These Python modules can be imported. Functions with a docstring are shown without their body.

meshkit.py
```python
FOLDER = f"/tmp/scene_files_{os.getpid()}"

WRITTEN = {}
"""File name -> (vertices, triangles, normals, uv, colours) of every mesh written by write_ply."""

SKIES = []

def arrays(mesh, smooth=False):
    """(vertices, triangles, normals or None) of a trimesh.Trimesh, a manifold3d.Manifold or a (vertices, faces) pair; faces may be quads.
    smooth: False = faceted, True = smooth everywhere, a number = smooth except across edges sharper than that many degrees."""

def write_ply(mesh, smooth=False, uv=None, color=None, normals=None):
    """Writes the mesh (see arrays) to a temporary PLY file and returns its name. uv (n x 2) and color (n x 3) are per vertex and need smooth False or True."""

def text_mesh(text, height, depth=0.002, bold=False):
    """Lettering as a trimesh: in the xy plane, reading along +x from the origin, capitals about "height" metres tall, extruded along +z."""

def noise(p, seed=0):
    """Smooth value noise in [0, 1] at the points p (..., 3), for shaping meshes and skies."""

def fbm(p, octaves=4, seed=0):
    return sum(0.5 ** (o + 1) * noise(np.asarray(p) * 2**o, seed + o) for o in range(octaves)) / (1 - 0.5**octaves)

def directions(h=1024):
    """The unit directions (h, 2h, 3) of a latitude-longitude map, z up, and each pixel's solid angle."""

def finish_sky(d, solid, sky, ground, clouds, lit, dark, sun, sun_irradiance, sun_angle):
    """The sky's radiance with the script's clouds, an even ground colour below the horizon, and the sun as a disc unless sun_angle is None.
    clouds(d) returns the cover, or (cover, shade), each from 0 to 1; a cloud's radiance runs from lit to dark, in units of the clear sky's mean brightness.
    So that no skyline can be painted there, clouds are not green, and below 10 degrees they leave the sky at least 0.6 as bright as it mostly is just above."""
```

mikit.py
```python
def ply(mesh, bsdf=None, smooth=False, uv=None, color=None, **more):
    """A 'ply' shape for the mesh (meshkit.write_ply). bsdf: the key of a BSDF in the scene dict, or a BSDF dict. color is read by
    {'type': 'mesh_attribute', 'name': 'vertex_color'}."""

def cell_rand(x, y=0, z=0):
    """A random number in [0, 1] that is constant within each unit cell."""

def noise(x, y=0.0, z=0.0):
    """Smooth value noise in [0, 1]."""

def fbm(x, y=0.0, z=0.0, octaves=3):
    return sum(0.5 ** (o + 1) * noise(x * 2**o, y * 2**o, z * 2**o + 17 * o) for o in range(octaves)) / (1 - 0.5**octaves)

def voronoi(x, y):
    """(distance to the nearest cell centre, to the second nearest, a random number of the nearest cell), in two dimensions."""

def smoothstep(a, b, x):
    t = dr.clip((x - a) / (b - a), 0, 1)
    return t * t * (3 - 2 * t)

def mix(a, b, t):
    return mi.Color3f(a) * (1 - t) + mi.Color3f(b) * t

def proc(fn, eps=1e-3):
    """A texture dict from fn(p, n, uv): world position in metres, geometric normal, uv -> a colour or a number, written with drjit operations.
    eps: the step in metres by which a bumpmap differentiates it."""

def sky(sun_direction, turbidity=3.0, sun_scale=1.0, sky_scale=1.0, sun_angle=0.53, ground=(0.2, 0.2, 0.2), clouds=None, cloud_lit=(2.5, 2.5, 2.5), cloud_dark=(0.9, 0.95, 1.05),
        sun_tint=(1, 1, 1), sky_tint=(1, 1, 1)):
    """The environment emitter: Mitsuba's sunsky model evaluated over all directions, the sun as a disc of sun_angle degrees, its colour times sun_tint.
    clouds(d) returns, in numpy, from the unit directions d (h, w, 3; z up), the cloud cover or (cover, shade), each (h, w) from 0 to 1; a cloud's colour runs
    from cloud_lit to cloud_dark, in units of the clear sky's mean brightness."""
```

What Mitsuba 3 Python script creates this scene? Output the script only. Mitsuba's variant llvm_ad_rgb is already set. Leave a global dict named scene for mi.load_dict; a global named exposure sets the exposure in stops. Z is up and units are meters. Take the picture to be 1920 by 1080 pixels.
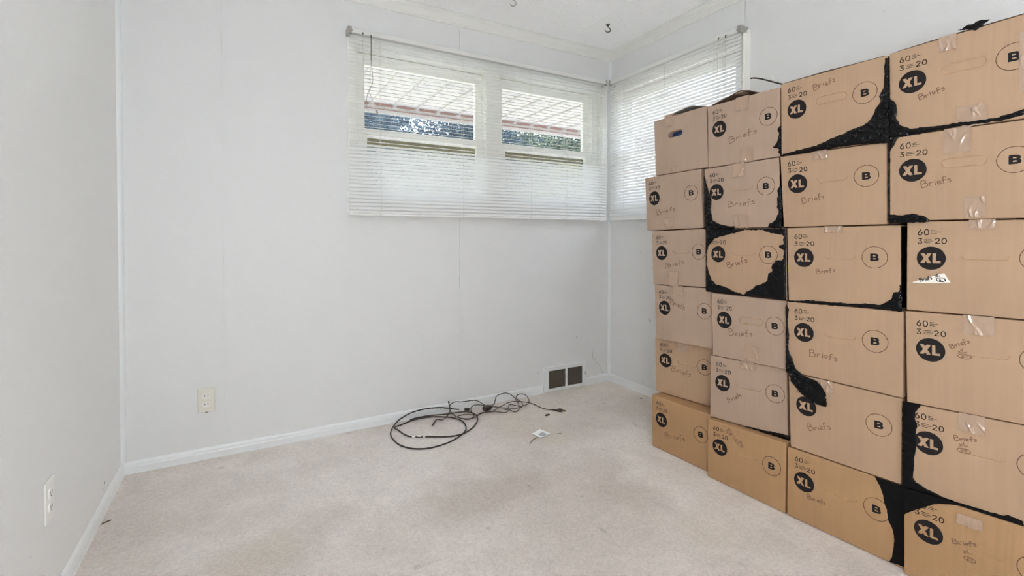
import math, numpy as np, trimesh, mitsuba as mi, drjit as dr, mikit, meshkit
import shapely
from shapely.geometry import Polygon, LineString, Point, box as sbox
from shapely import affinity
from scipy.spatial import Delaunay
from scipy.interpolate import CubicSpline
T = mi.ScalarTransform4f
scene, labels = {}, {}
H = 2.40                       # ceiling height
XL, YR = -2.814, -4.30         # left wall, rear wall (far right corner of the room is the origin)

# ------------------------------------------------------------------ camera, sky, exposure
CAM, YAW, PITCH = np.array([-2.3314, -2.6673, 1.0597]), 0.5146, 0.0153
vd = np.array([math.sin(YAW)*math.cos(PITCH), math.cos(YAW)*math.cos(PITCH), -math.sin(PITCH)])
scene['camera'] = {'type': 'perspective', 'fov': 2*math.degrees(math.atan(960/886.65)), 'fov_axis': 'x', 'near_clip': 0.02,
                   'principal_point_offset_y': 83.27/1080,
                   'to_world': T().look_at(origin=CAM.tolist(), target=(CAM+vd).tolist(), up=[0, 0, 1])}
exposure = 0.08
def clouds(d):
    return np.clip(meshkit.fbm(d*3.0, 4, 3)*2.2-0.6, 0, 1)*0.8
scene['sky'] = mikit.sky([-0.35, -0.5, 0.8], turbidity=3.0, sky_scale=26.0, sun_scale=11.0, sun_angle=2.0, ground=(0.3, 0.3, 0.28), clouds=clouds,
                         cloud_lit=(2.2, 2.2, 2.2), cloud_dark=(1.2, 1.25, 1.3))
FILL_LAMP = 28.5  # radiance of the added fill lamp behind the viewer
FILL_TINT = np.array([0.915, 0.985, 1.06])

# ------------------------------------------------------------------ materials
def rgb(*c): return {'type': 'rgb', 'value': list(c)}
def srgb(r, g, b): return [((c/255+0.055)/1.055)**2.4 if c > 10 else c/3294 for c in (r, g, b)]
def mat(name, color, rough=0.5, two=True, **kw):
    b = {'type': 'principled', 'base_color': color if isinstance(color, dict) else rgb(*color), 'roughness': rough, **kw}
    scene[name] = {'type': 'twosided', 'bsdf': b} if two else b
    return name
noise, fbm, smoothstep, mix, voronoi = mikit.noise, mikit.fbm, mikit.smoothstep, mikit.mix, mikit.voronoi

SPOTS = [(-2.814, -0.292, 0.098, .0065, .75), (-2.814, -0.31, 0.082, .004, .5), (-2.814, -1.02, 0.24, .004, .2), (-2.814, -0.62, 0.19, .004, .12),
         (0, -0.40, 0.50, .007, .6), (0, -0.31, 0.95, .004, .5), (-0.30, 0, 0.35, .006, .4), (-0.62, 0, 0.14, .005, .3), (0, -1.7, 2.0, .005, .12),
         (0, -1.95, 2.09, .005, .25), (-0.78, 0, 0.08, .004, .3)]
SCR = [((-0.155, 0, 0.235), (-0.155, 0, 0.175), .0022, .35), ((-0.15, 0, 0.19), (-0.08, 0, 0.10), .0022, .3), ((-0.08, 0, 0.10), (-0.06, 0, 0.065), .003, .3),
       ((0, -0.335, 0.10), (0, -0.36, 0.055), .002, .3), ((0, -0.39, 0.515), (0, -0.405, 0.49), .0025, .5)]
def wall_color(p, n, uv):
    t = fbm(p.x*1.3, p.y*1.3, p.z*1.1)
    f = noise(p.x*260, p.y*260, p.z*260)
    c = mix((0.725, 0.728, 0.722), (0.75, 0.75, 0.742), t)*(0.985+0.03*f)
    for x, y, z, r, k in SPOTS:
        d = dr.sqrt(dr.square(p.x-x)+dr.square(p.y-y)+dr.square(p.z-z))
        c = c*(1-k*(1-smoothstep(r*.5, r*1.2, d)))
    for a, b, r, k in SCR:
        ab = [b[i]-a[i] for i in range(3)]
        l2 = sum(q*q for q in ab)
        t = dr.clip(((p.x-a[0])*ab[0]+(p.y-a[1])*ab[1]+(p.z-a[2])*ab[2])/l2, 0, 1)
        d = dr.sqrt(dr.square(p.x-a[0]-t*ab[0])+dr.square(p.y-a[1]-t*ab[1])+dr.square(p.z-a[2]-t*ab[2]))
        c = c*(1-k*(1-smoothstep(r*.4, r, d)))
    return c
def wall_bump(p, n, uv):
    return noise(p.x*170, p.y*170, p.z*170)*0.6+noise(p.x*60, p.y*60, p.z*60)*0.5
scene['wall_paint'] = {'type': 'twosided', 'bsdf': {'type': 'bumpmap', 'arbitrary': mikit.proc(wall_bump, 1.5e-3), 'scale': 0.0004,
                       'bsdf': {'type': 'principled', 'base_color': mikit.proc(wall_color), 'roughness': 0.55, 'specular': 0.3}}}
def ceil_color(p, n, uv):
    w = noise(p.x*38, p.y*38)
    a = noise(p.x*150+3*w, p.y*150, 3)*0.65+noise(p.x*330, p.y*330, 7)*0.35
    fleck = smoothstep(0.25, 0.16, a)
    return mix((0.945, 0.945, 0.945), (0.68, 0.68, 0.69), fleck*0.75)
def ceil_bump(p, n, uv):
    return noise(p.x*150, p.y*150, 3)*0.7+noise(p.x*330, p.y*330, 7)*0.4
scene['ceiling_stipple'] = {'type': 'twosided', 'bsdf': {'type': 'bumpmap', 'arbitrary': mikit.proc(ceil_bump, 1e-3), 'scale': 0.0012,
                            'bsdf': {'type': 'principled', 'base_color': mikit.proc(ceil_color), 'roughness': 0.9, 'specular': 0.1}}}
def carpet_color(p, n, uv):
    w = fbm(p.x*4, p.y*4, 1)
    big = fbm(p.x*1.9+w, p.y*1.9, 0.3, octaves=4)
    mid = fbm(p.x*9+2*w, p.y*9, 2.0)
    fine = noise(p.x*230, p.y*230, 5)*0.55+noise(p.x*110, p.y*110, 9)*0.45
    c = mix((0.59, 0.53, 0.485), (0.72, 0.67, 0.625), smoothstep(0.3, 0.68, big))
    c = c*(0.93+0.14*mid)
    stain = smoothstep(0.66, 0.80, fbm(p.x*3.1+5, p.y*3.1-2, 4.0, octaves=4))
    c = mix(c, mi.Color3f(0.42, 0.36, 0.31), 0.3*stain)
    worn = smoothstep(0.63, 0.78, fbm(p.x*2.2-7, p.y*2.2+3, 8.0))
    c = mix(c, mi.Color3f(0.60, 0.53, 0.43), 0.35*worn)
    dirt = smoothstep(0.79, 0.90, fbm(p.x*14, p.y*14, 6.0))
    c = c*(1-0.18*dirt)
    return c*(0.87+0.26*fine)
def carpet_bump(p, n, uv):
    return noise(p.x*230, p.y*230, 5)*0.6+noise(p.x*110, p.y*110, 9)*0.6+noise(p.x*30, p.y*30, 2)*0.8
scene['carpet'] = {'type': 'twosided', 'bsdf': {'type': 'bumpmap', 'arbitrary': mikit.proc(carpet_bump, 1e-3), 'scale': 0.0024,
                   'bsdf': {'type': 'principled', 'base_color': mikit.proc(carpet_color), 'roughness': 0.95, 'specular': 0.05, 'sheen': 0.3}}}
mat('trim_paint', srgb(231, 233, 233), 0.35, specular=0.4)
mat('crown_paint', srgb(226, 225, 220), 0.45)
mat('blind_white', srgb(240, 240, 237), 0.35, specular=0.4)
scene['slat_vinyl'] = {'type': 'principledthin', 'base_color': rgb(.92, .92, .91), 'roughness': 0.4, 'diff_trans': 0.4, 'spec_trans': 0.0, 'eta': 1.4}
mat('rail_white', srgb(222, 222, 219), 0.4)
mat('frame_white', srgb(243, 242, 236), 0.4)
mat('bracket_grey', srgb(158, 154, 148), 0.5)
mat('cord_white', srgb(214, 211, 203), 0.8)
mat('cord_grey', srgb(128, 124, 116), 0.7)
mat('dark_metal', srgb(72, 66, 58), 0.45, metallic=0.3)
mat('white_plastic', srgb(230, 229, 224), 0.35)
mat('almond_plastic', srgb(222, 219, 207), 0.4)
mat('slot_black', (0.02, 0.018, 0.016), 0.7)
mat('vent_dark', srgb(74, 67, 59), 0.7)
mat('vent_fin', srgb(100, 92, 82), 0.6)
mat('cable_black', srgb(44, 38, 34), 0.45, specular=0.5)
mat('cord_brown', srgb(66, 56, 48), 0.5)
mat('plug_brown', srgb(48, 40, 33), 0.45)
mat('brass', srgb(150, 130, 95), 0.35, metallic=0.8)
mat('splice_white', srgb(232, 230, 225), 0.5)
mat('paper_white', srgb(246, 246, 244), 0.7)
mat('paper_print', srgb(178, 180, 182), 0.7)
mat('thread_brown', srgb(120, 100, 90), 0.8)
mat('debris_brown', srgb(92, 74, 60), 0.9)
mat('ink_black', srgb(36, 32, 31), 0.6, specular=0.12)
mat('ink_ring', srgb(92, 62, 44), 0.6)
mat('pen_brown', srgb(116, 84, 62), 0.7)
mat('sticker_white', srgb(232, 226, 216), 0.5)
mat('blue_wrap', srgb(24, 52, 98), 0.3, specular=0.6)
mat('door_white', srgb(225, 225, 222), 0.4)

def kraft(name, c, spread=0.05):
    def color(p, n, uv):
        streak = noise(p.y*170+p.x*170, p.z*5, 3.0)*0.65+noise(p.y*500, p.z*420, 1.0)*0.35
        blot = fbm(p.x*7, p.y*7, p.z*7)
        return mi.Color3f(*c)*(1-spread+2*spread*streak)*(0.93+0.14*blot)
    def bump(p, n, uv):
        return noise(p.y*210, p.z*9, p.x*210)*0.6+fbm(p.x*14, p.y*14, p.z*14)*6
    scene[name] = {'type': 'twosided', 'bsdf': {'type': 'bumpmap', 'arbitrary': mikit.proc(bump, 2e-3), 'scale': 0.00018,
                   'bsdf': {'type': 'principled', 'base_color': mikit.proc(color), 'roughness': 0.62, 'specular': 0.3}}}
    return name
kraft('kraft_rose', srgb(168, 143, 124))
kraft('kraft_tan', srgb(170, 140, 113))
kraft('kraft_ochre', srgb(165, 129, 93))
def tape_color(p, n, uv):
    return mi.Color3f(*srgb(165, 137, 114))*(0.95+0.1*noise(p.y*60, p.z*30))
def tape_bump(p, n, uv):
    return fbm(p.x*60, p.y*90, p.z*45)
scene['clear_tape'] = {'type': 'twosided', 'bsdf': {'type': 'bumpmap', 'arbitrary': mikit.proc(tape_bump, 2e-3), 'scale': 0.0012,
                       'bsdf': {'type': 'principled', 'base_color': mikit.proc(tape_color), 'roughness': 0.11, 'specular': 0.7, 'clearcoat': 1.0, 'clearcoat_gloss': 0.95}}}
def film_bump(p, n, uv):
    a = fbm(p.x*70, p.y*70, p.z*70)
    return dr.abs(a-0.5)*2+noise(p.x*240, p.y*240, p.z*240)*0.25
scene['black_film'] = {'type': 'twosided', 'bsdf': {'type': 'bumpmap', 'arbitrary': mikit.proc(film_bump, 1.5e-3), 'scale': 0.0035,
                       'bsdf': {'type': 'principled', 'base_color': rgb(0.003, 0.003, 0.0034), 'roughness': 0.12, 'specular': 0.16}}}
scene['black_film_flat'] = {'type': 'twosided', 'bsdf': {'type': 'bumpmap', 'arbitrary': mikit.proc(film_bump, 1.5e-3), 'scale': 0.0012,
                       'bsdf': {'type': 'principled', 'base_color': rgb(0.003, 0.003, 0.0034), 'roughness': 0.15, 'specular': 0.14}}}
scene['pane_glass'] = {'type': 'thindielectric', 'int_ior': 1.5}
# outdoors
mat('soffit_white', srgb(184, 182, 183), 0.6)
mat('fascia_rose', srgb(140, 108, 104), 0.6)
mat('olive_wood', srgb(112, 106, 78), 0.7)
mat('bark', srgb(92, 78, 64), 0.9)
mat('lawn', srgb(110, 128, 84), 0.95)
mat('concrete', srgb(196, 192, 186), 0.9)
mat('siding', srgb(214, 212, 205), 0.8)
def leaf(name, c):
    scene[name] = {'type': 'principledthin', 'base_color': rgb(*c), 'roughness': 0.45, 'diff_trans': 0.7, 'spec_trans': 0.0, 'eta': 1.4}
    return name
leaf('leaf_blue', srgb(62, 78, 90))
leaf('leaf_green', srgb(70, 84, 74))
leaf('leaf_lime', srgb(112, 116, 60))

# ------------------------------------------------------------------ helpers
def tag(key, label=None, cat=None, group=None, kind=None):
    d = labels.setdefault(key, {})
    for k, v in (('label', label), ('category', cat), ('group', group), ('kind', kind)):
        if v: d[k] = v
def numbered(name):
    if name not in scene and name not in labels and not any(k.startswith(name+'__') for k in scene): return name
    i = 1
    while f'{name}_{i:03d}' in scene or f'{name}_{i:03d}' in labels: i += 1
    return f'{name}_{i:03d}'
def put(name, mesh, material, parent=None, smooth=False, label=None):
    key = numbered(f'{parent}__{name}' if parent else name)
    scene[key] = mikit.ply(mesh, material, smooth=smooth)
    if label: tag(key, label)
    return key
def thing(name, label, cat=None, group=None, kind=None):
    key = numbered(name)
    tag(key, label, cat, group, kind)
    return key
def rbox(lo, hi, r=0.0):
    lo, hi = np.minimum(lo, hi).astype(float), np.maximum(lo, hi).astype(float)
    r = min(r, 0.45*float((hi-lo).min()))
    pts = []
    for sx in (0, 1):
        for sy in (0, 1):
            for sz in (0, 1):
                s = np.array([sx, sy, sz]); c = np.where(s == 1, hi, lo); i = np.where(s == 1, -r, r)
                if r <= 0: pts.append(c)
                else:
                    for k in range(3):
                        q = c+i; q[k] = c[k]; pts.append(q)
    return trimesh.Trimesh(np.array(pts)).convex_hull if r > 0 else trimesh.creation.box(bounds=[lo, hi])
def cat(*m): return trimesh.util.concatenate(list(m))
def prism(poly, depth):
    ps = [g for g in getattr(poly, 'geoms', [poly]) if g.area > 1e-9]
    return cat(*[trimesh.creation.extrude_polygon(g, depth, engine='earcut') for g in ps])
def remap(m, cols, org=(0, 0, 0)):
    """local axes -> world axes given as columns"""
    A = np.array(cols, float).T
    v = np.asarray(m.vertices) @ A.T + np.array(org)
    f = np.asarray(m.faces)
    if np.linalg.det(A) < 0: f = f[:, ::-1]
    return trimesh.Trimesh(v, f, process=False)
def curve(pts, step=0.006):
    p = np.array(pts, float)
    s = np.r_[0, np.cumsum(np.linalg.norm(np.diff(p, axis=0), axis=1)**0.6)]
    cs = CubicSpline(s, p)
    n = max(4, int(np.linalg.norm(np.diff(p, axis=0), axis=1).sum()/step))
    return cs(np.linspace(0, s[-1], n))
def tube(pts, r, n=8):
    p = np.array(pts, float)
    r = np.broadcast_to(r, len(p))
    t = np.gradient(p, axis=0); t /= np.linalg.norm(t, axis=1, keepdims=True)+1e-12
    u = np.cross(t[0], [0.3, 0.1, 1.0]); u /= np.linalg.norm(u)
    V = []
    a = np.arange(n)*2*np.pi/n
    for i in range(len(p)):
        u = u-t[i]*(u@t[i]); u /= np.linalg.norm(u)
        w = np.cross(t[i], u)
        V.append(p[i]+r[i]*(np.cos(a)[:, None]*u+np.sin(a)[:, None]*w))
    V = np.vstack(V+[p[:1], p[-1:]])
    F = []
    for i in range(len(p)-1):
        for j in range(n):
            k = (j+1) % n
            F += [[i*n+j, i*n+k, (i+1)*n+k], [i*n+j, (i+1)*n+k, (i+1)*n+j]]
    b = (len(p)-1)*n; c0, c1 = len(p)*n, len(p)*n+1
    for j in range(n):
        k = (j+1) % n
        F += [[c0, k, j], [c1, b+j, b+k]]
    return trimesh.Trimesh(V, np.array(F), process=False)
def extrude_profile(prof, p0, p1, out):
    """sweep a closed profile [(distance from wall, z)] straight from p0 to p1; out = unit vector away from the wall"""
    p0, p1, out = np.array(p0, float), np.array(p1, float), np.array(out, float)
    n = len(prof)
    ring = np.array([out*d+np.array([0, 0, z]) for d, z in prof])
    v = np.vstack([ring+p0, ring+p1])
    f = [[i, (i+1) % n, n+(i+1) % n] for i in range(n)]+[[i, n+(i+1) % n, n+i] for i in range(n)]
    f += [[0, i+1, i] for i in range(1, n-1)]+[[n, n+i, n+i+1] for i in range(1, n-1)]
    m = trimesh.Trimesh(v, np.array(f), process=False)
    m.fix_normals()
    return m

# ------------------------------------------------------------------ room shell
WB = (-1.80, -0.085, 1.205, 2.10)          # opening in the back wall: x0 x1 z0 z1
WR = (-1.03, -0.10, 1.205, 2.10)           # opening in the right wall: y0 y1 z0 z1
TH, SKIN = 0.12, 0.003
def wall(name, seams, lo, hi, opening, axis, pos, outward):
    """panelled wall: a backing and a thin skin of panels with open joints; axis 0: runs along x at y=pos, axis 1: runs along y at x=pos"""
    key = name
    tag(key, {'wall_back': 'white panelled wall with the wide window in it', 'wall_right': 'white panelled wall behind the stacked boxes',
              'wall_left': 'plain white wall at the left edge of the picture', 'wall_rear': 'plain white wall behind the viewer'}[name], kind='structure')
    hole = sbox(opening[0], opening[2], opening[1], opening[3]) if opening else Polygon()
    def slab(poly, d0, d1):
        m = prism(poly, d1-d0)
        v = np.array(m.vertices); w = np.zeros_like(v)
        w[:, axis] = v[:, 0]; w[:, 2] = v[:, 1]; w[:, 1-axis] = pos+outward*(d0+v[:, 2])
        m = trimesh.Trimesh(w, m.faces, process=False); m.fix_normals(); return m
    back = sbox(lo, -0.06, hi, H+0.12).difference(hole)
    put('backing', slab(back, SKIN, TH), 'wall_paint', key)
    edges = [lo]+list(seams)+[hi]
    for a, b in zip(edges[:-1], edges[1:]):
        p = sbox(a+(0.0005 if a != lo else 0), 0, b-(0.0005 if b != hi else 0), H).difference(hole)
        put('panel', slab(p, 0, SKIN), 'wall_paint', key)
wall('wall_back', [-2.4206, -1.1903], XL-TH, TH, WB, 0, 0.0, 1)
wall('wall_right', [-3.508, -2.288, -1.068], YR, 0, WR, 1, 0.0, 1)
wall('wall_left', [-3.0], YR, 0, None, 1, XL, -1)
wall('wall_rear', [-1.6], XL-TH, TH, None, 0, YR, -1)
put('floor', rbox((XL-TH, YR-TH, -0.06), (TH, TH, 0)), 'carpet'); tag('floor', 'beige worn carpet with faint stains', kind='structure')
tag('ceiling', 'white stippled ceiling boards', kind='structure')
put('backing', rbox((XL-TH, YR-TH, H+0.012), (TH, TH, H+0.12)), 'ceiling_stipple', 'ceiling')
for a, b in ((XL, -1.6205), (-1.6195, -0.4005), (-0.3995, 0)):
    put('panel', rbox((a, YR, H), (b, 0, H+0.012)), 'ceiling_stipple', 'ceiling')

base_prof = [(0, 0), (0.013, 0), (0.013, 0.004), (0.0115, 0.006), (0.0115, 0.030), (0.010, 0.034), (0.0105, 0.036), (0.0095, 0.044), (0.0065, 0.050), (0.004, 0.053), (0, 0.054)]
crown_prof = [(0, H-0.072), (0.006, H-0.072), (0.009, H-0.064), (0.0085, H-0.060), (0.011, H-0.052), (0.017, H-0.034), (0.0185, H-0.024), (0.0175, H-0.021), (0.021, H-0.008), (0.021, H-0.0015), (0, H-0.0015)]
put('baseboard_back', extrude_profile(base_prof, (XL, 0, 0), (-0.585, 0, 0), (0, -1, 0)), 'trim_paint')
put('baseboard_corner', extrude_profile(base_prof, (-0.222, 0, 0), (0, 0, 0), (0, -1, 0)), 'trim_paint')
put('baseboard_right', extrude_profile(base_prof, (0, 0, 0), (0, YR, 0), (-1, 0, 0)), 'trim_paint')
put('baseboard_left', extrude_profile(base_prof, (XL, 0, 0), (XL, YR, 0), (1, 0, 0)), 'trim_paint')
for k, l in (('back', 'white moulded baseboard under the window wall left of the vent'), ('corner', 'short white baseboard piece between vent and corner'),
             ('right', 'white moulded baseboard behind the boxes'), ('left', 'white moulded baseboard along the left wall')):
    tag('baseboard_'+k, l, kind='structure')
put('trim_1', extrude_profile(crown_prof, (XL, 0, 0), (0, 0, 0), (0, -1, 0)), 'crown_paint'); tag('trim_1', 'crown moulding above the wide window', kind='structure')
put('trim_2', extrude_profile(crown_prof, (0, 0, 0), (0, YR, 0), (-1, 0, 0)), 'crown_paint'); tag('trim_2', 'crown moulding above the boxes', kind='structure')
put('trim_3', extrude_profile(crown_prof, (XL, 0, 0), (XL, YR, 0), (1, 0, 0)), 'crown_paint'); tag('trim_3', 'crown moulding on the left wall', kind='structure')
def corner_post(cx, sx, z0, z1, r=0.019):
    a = np.linspace(0, np.pi/2, 7)
    poly = Polygon([(0, 0)]+[(sx*r*math.cos(t)**0.8, -r*math.sin(t)**0.8) for t in a])
    m = trimesh.creation.extrude_polygon(poly, z1-z0, engine='earcut'); m.apply_translation([cx, 0, z0]); m.fix_normals(); return m
put('trim_4', corner_post(XL, 1, 0.055, H-0.073), 'trim_paint', smooth=30); tag('trim_4', 'white corner moulding between left and window wall', kind='structure')
put('trim_5', corner_post(0, -1, 0.055, H-0.073, 0.017), 'trim_paint', smooth=30); tag('trim_5', 'white corner moulding beside the right window', kind='structure')
put('door_1', cat(rbox((-2.3, YR, 0), (-1.5, YR+0.035, 2.03), .002), rbox((-2.2, YR+.035, .2), (-1.6, YR+.042, .95), .003), rbox((-2.2, YR+.035, 1.1), (-1.6, YR+.042, 1.9), .003)), 'door_white')
tag('door_1', 'white door in the rear wall', kind='structure')

# ------------------------------------------------------------------ windows
def rect_frame(a0, a1, z0, z1, w, d0, d1, axis, bottom=None, top=None):
    bottom, top = bottom or w, top or w
    def b(p, q, r, s):
        lo, hi = [0, 0, r], [0, 0, s]
        lo[axis], hi[axis] = p, q; lo[1-axis], hi[1-axis] = d0, d1
        return rbox(lo, hi, 0.002)
    return cat(b(a0, a0+w, z0, z1), b(a1-w, a1, z0, z1), b(a0+w-.001, a1-w+.001, z0, z0+bottom), b(a0+w-.001, a1-w+.001, z1-top, z1))
def sash(parent, name, a0, a1, z0, z1, w, d, axis, bottom=None, top=None, label=None):
    k = put(name, rect_frame(a0, a1, z0, z1, w, d, d+0.03, axis, bottom, top), 'frame_white', parent, label=label)
    lo, hi = [0, 0, z0+(bottom or w)-.004], [0, 0, z1-(top or w)+.004]
    lo[axis], hi[axis] = a0+w-.004, a1-w+.004; lo[1-axis] = hi[1-axis] = d+0.015
    lo, hi = np.array(lo), np.array(hi)
    c = np.array([[lo[0], lo[1], lo[2]], [hi[0], hi[1], lo[2]], [hi[0], hi[1], hi[2]], [lo[0], lo[1], hi[2]]])
    put('pane', (c, np.array([[0, 1, 2], [0, 2, 3]])), 'pane_glass', k)
tag('window_1', 'wide white window of two hung sashes seen through the blind', kind='structure')
put('casing', rect_frame(WB[0]-.045, min(WB[1]+.045, -.02), WB[2]-.02, WB[3]+.05, 0.045, -0.014, 0.0, 0, bottom=.025, top=.05), 'frame_white', 'window_1')
put('jamb', rect_frame(WB[0]-.001, WB[1]+.001, WB[2]-.001, WB[3]+.001, 0.014, 0.0, 0.13, 0), 'frame_white', 'window_1')
put('mullion', rbox((-1.010, 0.004, WB[2]+.01), (-0.910, 0.12, WB[3]-.01), .004), 'frame_white', 'window_1')
for a0, a1 in ((-1.786, -1.010), (-0.910, -0.155)):
    sash('window_1', 'upper_sash', a0, a1, 1.620, 2.084, 0.046, 0.060, 0, bottom=.028, top=.062)
    sash('window_1', 'lower_sash', a0, a1, 1.222, 1.660, 0.052, 0.024, 0, bottom=.075, top=.036)
    put('screen_rail', rbox((a0+.03, 0.100, 1.575), (a1-.03, 0.118, 1.632), .002), 'olive_wood', 'window_1')
put('side_filler', rbox((-0.155, 0.02, WB[2]+.01), (-0.099, 0.10, WB[3]-.01), .003), 'frame_white', 'window_1')
tag('window_2', 'white window behind the closed blind on the right wall', kind='structure')
put('casing', rect_frame(WR[0]-.070, WR[1]+.045, WR[2]-.02, WR[3]+.05, 0.045, -0.014, 0.0, 1, bottom=.025, top=.05), 'frame_white', 'window_2')
put('jamb', rect_frame(WR[0]-.001, WR[1]+.001, WR[2]-.001, WR[3]+.001, 0.014, 0.0, 0.13, 1), 'frame_white', 'window_2')
put('end_trim', rbox((-0.05, -1.1035, 1.17), (0, -1.090, 2.125), .002), 'frame_white', 'window_2')
sash('window_2', 'upper_sash', -1.016, -0.114, 1.620, 2.084, 0.046, 0.060, 1, bottom=.028, top=.062)
sash('window_2', 'lower_sash', -1.016, -0.114, 1.222, 1.660, 0.052, 0.024, 1, bottom=.075, top=.036)

# ------------------------------------------------------------------ blinds
def slat_mesh(length, chord=0.025, crown=0.0026, th=0.0006, nseg=8):
    c = np.linspace(-0.5, 0.5, 6)
    top = np.stack([c*chord, crown*(1-(2*c)**2)], 1); bot = top[::-1]-[0, th]
    ring = np.vstack([top, bot]); n = len(ring)
    V, F = [], []
    for i in range(nseg+1):
        s = i/nseg
        V.append(np.stack([np.full(n, s*length), ring[:, 0], ring[:, 1]], 1))
    V = np.vstack(V)
    for i in range(nseg):
        for j in range(n):
            k = (j+1) % n
            F += [[i*n+j, i*n+k, (i+1)*n+k], [i*n+j, (i+1)*n+k, (i+1)*n+j]]
    for j in range(5):
        F += [[j, n-1-j, j+1], [j+1, n-1-j, n-2-j]]
        b = nseg*n
        F += [[b+j, b+j+1, b+n-1-j], [b+j+1, b+n-2-j, b+n-1-j]]
    m = trimesh.Trimesh(V, np.array(F), process=False); m.fix_normals(); return m
rng = np.random.default_rng(5)
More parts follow.
